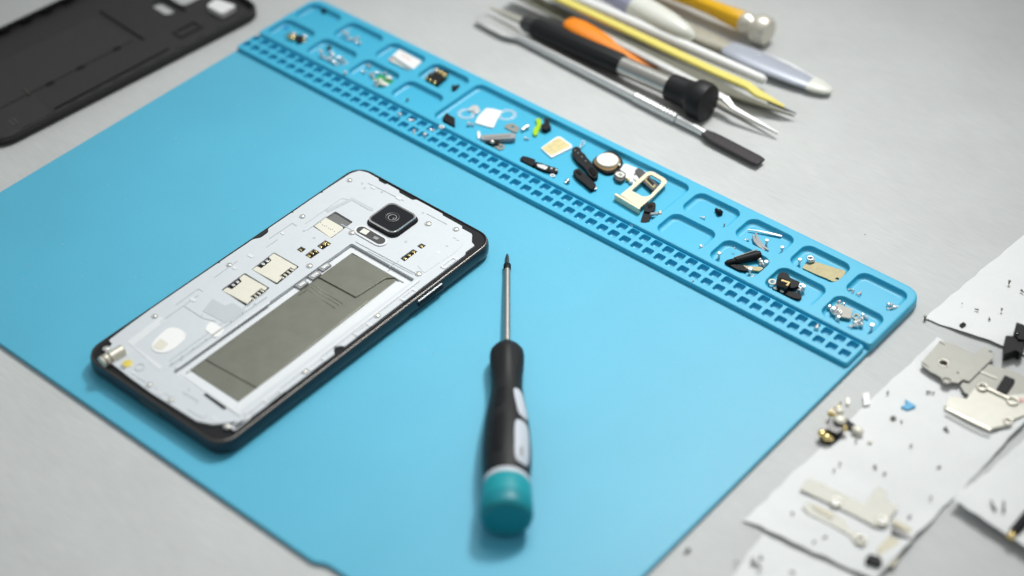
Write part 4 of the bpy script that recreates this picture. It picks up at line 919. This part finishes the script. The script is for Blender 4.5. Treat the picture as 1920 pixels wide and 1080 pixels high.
# ================================================================= PAPERS WITH PARTS, RIGHT
def sheet(name, corners, z, label, nu=56, nv=56, lift=None, wob=0.5, seed=0):
    """corners: 4 photo points (off frame ones too), in order; soft curl by height"""
    c = [at(x, y, 0.4) for x, y in corners]; V = []; F = []; rnd = random.Random(seed)
    ph_ = [rnd.uniform(0, 6) for _ in range(6)]
    for layer in (0, 1):
        for i in range(nu+1):
            u = i/nu
            for j in range(nv+1):
                v = j/nv
                p = (c[0]*(1-u)+c[1]*u)*(1-v) + (c[3]*(1-u)+c[2]*u)*v
                ex = wob*(math.sin(u*7+ph_[0]) * (1 if v in (0, 1) else 0)); ey = wob*math.sin(v*8+ph_[1])*(1 if u in (0, 1) else 0)
                h = 0.25 + 0.22*(1+math.sin(u*5+ph_[2]+v*3))*(1+math.sin(v*6+ph_[3]))*0.5
                if lift: h += lift(u, v)
                q_ = Vector((p.x*0.028+seed, p.y*0.028, seed*1.7)); h += 1.3*abs(mnoise.noise(q_)) + 0.6*abs(mnoise.noise(q_*2.7))
                h = max(h, 0.2)
                ex += 0.8*mnoise.noise(q_*6); ey += 0.8*mnoise.noise(q_*6+Vector((9, 3, 1)))
                V.append(Vector((p.x+ex, p.y+ey, z + h - 0.12*layer)))
    n = (nu+1)*(nv+1)
    for l in (0, 1):
        for i in range(nu):
            for j in range(nv):
                k = l*n+i*(nv+1)+j; F.append([k, k+1, k+nv+2, k+nv+1])
    rim = [i*(nv+1) for i in range(nu+1)] + [nu*(nv+1)+j for j in range(1, nv+1)] + [i*(nv+1)+nv for i in range(nu-1, -1, -1)] + [j for j in range(nv-1, 0, -1)]
    for a, b in zip(rim, rim[1:]+rim[:1]): F.append([a, b, b+n, a+n])
    o = mk(name, V, F, M['paper'], smooth=True); tag(o, label, 'paper'); o.data.set_sharp_from_angle(angle=math.radians(50)); return o
sA = sheet('white_paper', [(1731, 597), (1935, 672), (2300, 560), (1955, 412)], 0.0, 'white paper sheet with a few tiny parts at the right edge, farthest of the sheets',
           lift=lambda u, v: 0.8*math.exp(-(v/0.16)**2)*math.sin(min(1, u*1.0)*math.pi*0.85)*1.2, seed=3)
sB = sheet('white_paper', [(1394, 976), (1640, 1092), (1955, 758), (1757, 634)], 0.0, 'long white paper sheet carrying metal shields and brackets',
           lift=lambda u, v: 0.5*math.exp(-(v/0.10)**2) + 2.2*math.exp(-((1-u)/0.10)**2)*(0.4+0.6*math.sin(v*9)), seed=5)
sC = sheet('white_paper', [(1335, 1130), (1560, 1200), (1640, 1098), (1432, 1006)], 0.0, 'white paper corner at the bottom edge, in front of the long sheet', lift=lambda u, v: 0.15, seed=8)
sD = sheet('white_paper', [(1783, 949), (2050, 1130), (2160, 900), (1985, 765)], 0.0, 'white paper sheet with lifted front edge in the bottom right corner',
           lift=lambda u, v: 4.0*math.exp(-(v/0.22)**2), seed=11)
ZQ = 1.3
def bits(L_, lb, grp, m='bit'):
    for k, q in enumerate(L_):
        s_ = q[2] if len(q) > 2 else 1.0
        screw(q[0], q[1], ZQ, lb, grp, s_*0.62, m=m, up=(q[3] if len(q) > 3 else None))
bits([(1892, 531, 1.3, True), (1831, 580, 1.0), (1855, 597, 1.0), (1878, 582, 1.0), (1917, 546, 1.1), (1804, 570, .5)], 'tiny dull screws scattered on the farthest paper sheet', 'screws on the farthest paper')
o = slab('square_nut', fillet(ats([(1799, 608), (1807, 603.5), (1812, 608), (1804, 613)], ZQ+0.8), 0.2, 2), [[Vector((at(1805.5, 608, ZQ+.8).x + .45*math.cos(a*.7), at(1805.5, 608, ZQ+.8).y + .45*math.sin(a*.7))) for a in range(9)]], ZQ, ZQ+0.8, M['black']); thing(o, 'black square nut on the farthest paper sheet', 'nut')
o = empty('black_module', at(1903, 637, ZQ), 'black stepped plastic module at the right edge of the picture', 'module')
plate('module_body', [(1884, 636), (1886, 629), (1903, 630), (1918, 634), (1921, 652), (1913, 662), (1905, 656), (1883, 664)], ZQ, 4.0, M['black'], o, r=0.5, bevel=0.3)
plate('module_head', [(1901, 622), (1906, 604), (1918, 608), (1930, 618), (1926, 636), (1910, 636)], ZQ+0.5, 4.5, M['black'], o, r=0.5, bevel=0.3)
blob('module_lens', at(1907, 625, ZQ+5.2), 1.0, 1.0, 0.5, M['lens'], o)
# shield plates
o = empty('shield_plate', at(1793, 680, ZQ), 'flat tin shield plate with round hole and a tab, topmost on the long paper', 'metal shield')
plate('shield_sheet', [(1727, 683), (1731, 675), (1757, 646), (1763, 638), (1790, 646), (1828, 665), (1838, 655), (1846, 650), (1866, 661), (1862, 671), (1817, 715), (1806, 711), (1797, 718), (1787, 716), (1780, 720), (1771, 719), (1763, 706), (1744, 696)],
      ZQ+1.5, 0.6, M['shield'], o, r=0.45, holes=[(1769, 681, 1.6), (1857, 660, 0.8), (1796, 699, 0.45)])
for q in ((1732, 680), (1737, 684), (1767, 643)): strip('pressed_rib', [(q[0]-5, q[1]-3), (q[0]+5, q[1]+3)], ZQ+2.1, 0.25, M['shield'], o, 0.5)
ring('mounting_eyelet', at(1775, 714, ZQ+2.2), 1.6, 0.4, ZQ+2.2, M['shield'], o)
ring('hole_collar', at(1769, 681, ZQ+2.1), 1.9, 0.35, ZQ+2.1, M['nickel'], o)
o = empty('grey_shield_frame', at(1860, 712, ZQ), 'grey metal shield frame with black tape under the flat shield plate', 'metal shield')
plate('frame_sheet', [(1800, 722), (1808, 714), (1838, 678), (1880, 690), (1935, 709), (1935, 740), (1895, 745), (1850, 730), (1815, 745)], ZQ+0.2, 1.0, M['shield'], o, r=0.8)
plate('black_tape', [(1867, 731), (1884, 703), (1904, 712), (1886, 739)], ZQ+1.6, 0.9, M['black'], o, r=0.4)
plate('frame_fold', [(1835, 697), (1838, 694), (1871, 708), (1869, 711)], ZQ+1.2, 0.3, M['brightshield'], o, r=0.2)
plate('dark_slot', [(1802, 738), (1806, 735), (1817, 740), (1813, 743)], ZQ+1.4, 0.3, M['black'], o, r=0.2)
o = empty('bright_shield_can', at(1850, 765, ZQ), 'shiny pale shield can with raised rim at the right edge', 'metal shield')
plate('can_sheet', [(1772, 760), (1782, 742), (1812, 748), (1833, 721), (1850, 724), (1882, 742), (1925, 738), (1930, 775), (1902, 785), (1891, 797), (1876, 799), (1859, 803)], ZQ+0.8, 1.3, M['brightshield'], o, r=0.6, bevel=0.2)
ring('can_eyelet', at(1842, 726, ZQ+2.6), 1.8, 0.5, ZQ+2.7, M['nickel'], o); ring('can_eyelet', at(1890, 790, ZQ+2.5), 1.5, 0.4, ZQ+2.5, M['nickel'], o)
ring('can_eyelet', at(1899, 752, ZQ+2.5), 2.0, 0.5, ZQ+2.5, M['nickel'], o)
strip('can_rim', [(1774, 764), (1812, 783), (1858, 805)], ZQ+2.3, 0.6, M['nickel'], o, 1.0)
strip('can_rim', [(1852, 727), (1892, 746)], ZQ+2.4, 0.7, M['nickel'], o, 0.9)
strip('red_print', [(1912, 752), (1919, 748)], ZQ+2.4, 0.05, M['pink'], o, 2.0, bevel=0)
# brackets
o = empty('stepped_bracket', at(1590, 940, ZQ), 'long stepped tin bracket with two round bosses near the bottom edge', 'bracket')
plate('bracket_sheet', [(1500, 917), (1508, 904), (1517, 897), (1540, 905), (1580, 926), (1620, 944), (1626, 941), (1646, 911), (1662, 920), (1661, 937), (1684, 951), (1669, 972), (1654, 989), (1640, 986), (1600, 965), (1560, 946)], ZQ+0.5, 0.5, M['shield'], o, r=0.35)
for q in ((1567, 941), (1655, 976)):
    p = at(q[0], q[1], ZQ+1.5); ring('round_boss', p, 1.9, 0.4, ZQ+1.5, M['nickel'], o); blob('boss_dome', (p.x, p.y, ZQ+1.3), 1.7, 1.7, 0.5, M['white'], o)
o = empty('curved_bracket', at(1560, 975, ZQ), 'slim curved tin bracket below the stepped bracket', 'bracket')
plate('bracket_sheet', [(1504, 950), (1515, 940), (1545, 952), (1566, 962), (1585, 976), (1592, 992), (1615, 1002), (1627, 1010), (1624, 1020), (1618, 1027), (1604, 1018), (1594, 1004), (1560, 985), (1515, 963)], ZQ+0.3, 0.5, M['shield'], o, r=0.6)
plate('bracket_ridge', [(1520, 950), (1526, 946), (1565, 965), (1560, 973)], ZQ+0.8, 0.3, M['dullcream'], o, r=0.8)
ring('mounting_eyelet', at(1613, 1012, ZQ+1.4), 1.7, 0.4, ZQ+1.4, M['nickel'], o)
o = empty('flex_connector', at(1665, 1035, ZQ), 'cream flex connector with black plug at the bottom edge', 'connector')
plate('flex_body', [(1644, 1028), (1667, 1004), (1694, 1016), (1690, 1032), (1678, 1060), (1658, 1062), (1652, 1046)], ZQ+0.2, 0.8, M['dullcream'], o, r=0.8)
plate('black_plug', [(1622, 1048), (1630, 1038), (1651, 1044), (1655, 1056), (1646, 1061)], ZQ+0.4, 2.4, M['black'], o, r=0.5, bevel=0.3)
plate('gold_edge', [(1627, 1050), (1650, 1060), (1647, 1064), (1625, 1054)], ZQ+0.2, 0.8, M['gold'], o, r=0.2)
plate('dark_bar', [(1671, 992), (1674, 988), (1709, 1005), (1706, 1011)], ZQ+0.5, 1.6, M['darkmetal'], o, r=0.3)
plate('cream_bar', [(1671, 980), (1677, 973), (1712, 991), (1708, 1001)], ZQ+0.3, 1.0, M['dullcream'], o, r=0.5)
# gold connector cluster on the sheet's left edge
o = empty('gold_tipped_connector', at(1568, 800, 0.9), 'black connector block with shiny gold domes on the left edge of the long paper', 'connector')
z0 = 0.9
plate('connector_block', [(1552, 797), (1557, 785), (1576, 781), (1584, 790), (1582, 803), (1570, 812), (1553, 806)], z0, 3.6, M['darkmetal'], o, r=0.6, bevel=0.3)
plate('connector_base', [(1537, 812), (1543, 804), (1556, 806), (1582, 806), (1575, 818), (1562, 828), (1551, 829), (1538, 821)], z0-0.3, 1.8, M['black'], o, r=1.2, bevel=0.3)
plate('connector_arm', [(1580, 781), (1586, 783), (1604, 797), (1598, 803), (1584, 797)], z0, 1.5, M['black'], o, r=0.4)
for (x, y, rx, ry, h) in ((1541.5, 812.5, 1.8, 1.8, 2.4), (1550.5, 820, 1.8, 1.8, 2.4), (1558, 823, 1.0, 1.0, 2.0), (1575, 787, 2.6, 2.4, 4.6), (1574, 771, 1.8, 2.0, 2.4), (1584, 803.5, 1.2, 1.2, 3.0), (1608, 807, 2.6, 1.9, 2.0), (1556, 776, 1.0, 1.0, 2.0), (1565, 779, 1.1, 1.0, 2.0)):
    blob('gold_dome', at(x, y, z0+h), rx, ry, 1.3, M['gold'] if rx < 1.5 or x < 1560 else M['creammetal'], o)
tube('gold_wire', ats([(1556, 776), (1560, 768), (1566, 764)], z0+1.6), 0.3, M['gold'], o); tube('gold_wire', ats([(1570, 768), (1573, 760), (1577, 754)], z0+1.6), 0.35, M['gold'], o)
o = plate('cream_chip', [(1587, 746), (1592, 745), (1594, 752), (1591, 759), (1587, 756)], 0.0, 1.2, M['creammetal'], r=0.4); thing(o, 'tiny cream chip on the bare table above the gold tipped connector', 'chip')
o = plate('paper_scrap', [(1618, 738), (1629, 735), (1632, 757), (1620, 760)], 0.9, 0.9, M['white'], r=0.3); thing(o, 'small white rectangular scrap at the left edge of the long paper', 'scrap')
o = plate('blue_arrow_chip', [(1689, 762), (1701, 768), (1718, 761), (1697, 748), (1700, 758)], ZQ, 0.9, M['blue2'], r=0.3); thing(o, 'bright blue arrowhead shaped chip on the long paper', 'chip')
bits([(1665, 735, 1.0), (1742, 735, 1.2, False), (1772, 765, .9), (1690, 792, .9), (1775, 806, 1.5, False), (1708, 837, 1.0), (1641, 877, 1.2), (1658, 889, 1.0), (1575, 870, .9), (1564, 882, .9),
      (1760, 876, 1.0), (1745, 934, 1.0), (1706, 968, 1.1), (1486, 964, 1.0), (1546, 1008, 1.1), (1526, 1017, 1.0), (1605, 828, 1.0), (1750, 737, .8)],
     'tiny dull screws scattered on the long paper sheet', 'screws on the long paper')
o = ring('brass_nut', at(1675, 784, ZQ+0.6), 0.8, 0.45, ZQ+0.6, M['bit'], n=6); thing(o, 'round dark nut on the long paper below the blue chip', 'nut')
blob_ = blob('cream_bead', at(1631, 829, ZQ+0.6), 0.9, 1.0, 0.6, M['creammetal']); thing(blob_, 'tiny cream bead right of the gold tipped connector', 'bead')
bits([(1411, 1052, 1.5), (1419, 1058, 1.5), (1426, 1044, 1.2), (1424, 1066, 1.3), (1485, 1072, 1.1), (1382, 1054, 1.0)], 'blurred dull screws on the bottom paper corner', 'screws on the bottom paper', m='bit')
screw(1288, 1033, 0, 'single dull screw on bare table beside the mat', 'lone screws', 1.0, m='bit')
screw(1734, 598, 0, 'single dark screw touching the corner of the farthest paper', 'lone screws', 0.9, m='bit')
screw(1541, 824, 0, 'single dull screw on the table left of the gold tipped connector', 'lone screws', 0.7, m='bit')
for k, q in enumerate((((1857, 937), (1867, 958)), ((1882, 938), (1882, 960)))):
    a = at(*q[0], 5.2); b = at(*q[1], 5.2)
    o = lathe('thin_pin', a, b, [(0, .25), (0.3, .45), (.9, .5), (1, .3)], M['bit'], n=10); thing(o, ('thin dark pin on the bottom right paper, left one of the pair', 'thin dark pin on the bottom right paper, right one of the pair')[k], 'pin', 'thin pins on the corner paper')
o = empty('black_cable_part', at(1912, 985, 4), 'black cable part with gold end on the bottom right paper', 'cable')
a = at(1898, 1003, 4.6); b = at(1940, 950, 4.6); lathe('cable_body', a, b, [(0, 1.6), (0.1, 2.0), (1, 2.0)], M['black'], o, n=16)
lathe('gold_end', a, a-(b-a)*0.1, [(0, 1.6), (0.8, 1.6), (1, 1.0)], M['gold'], o, n=16)
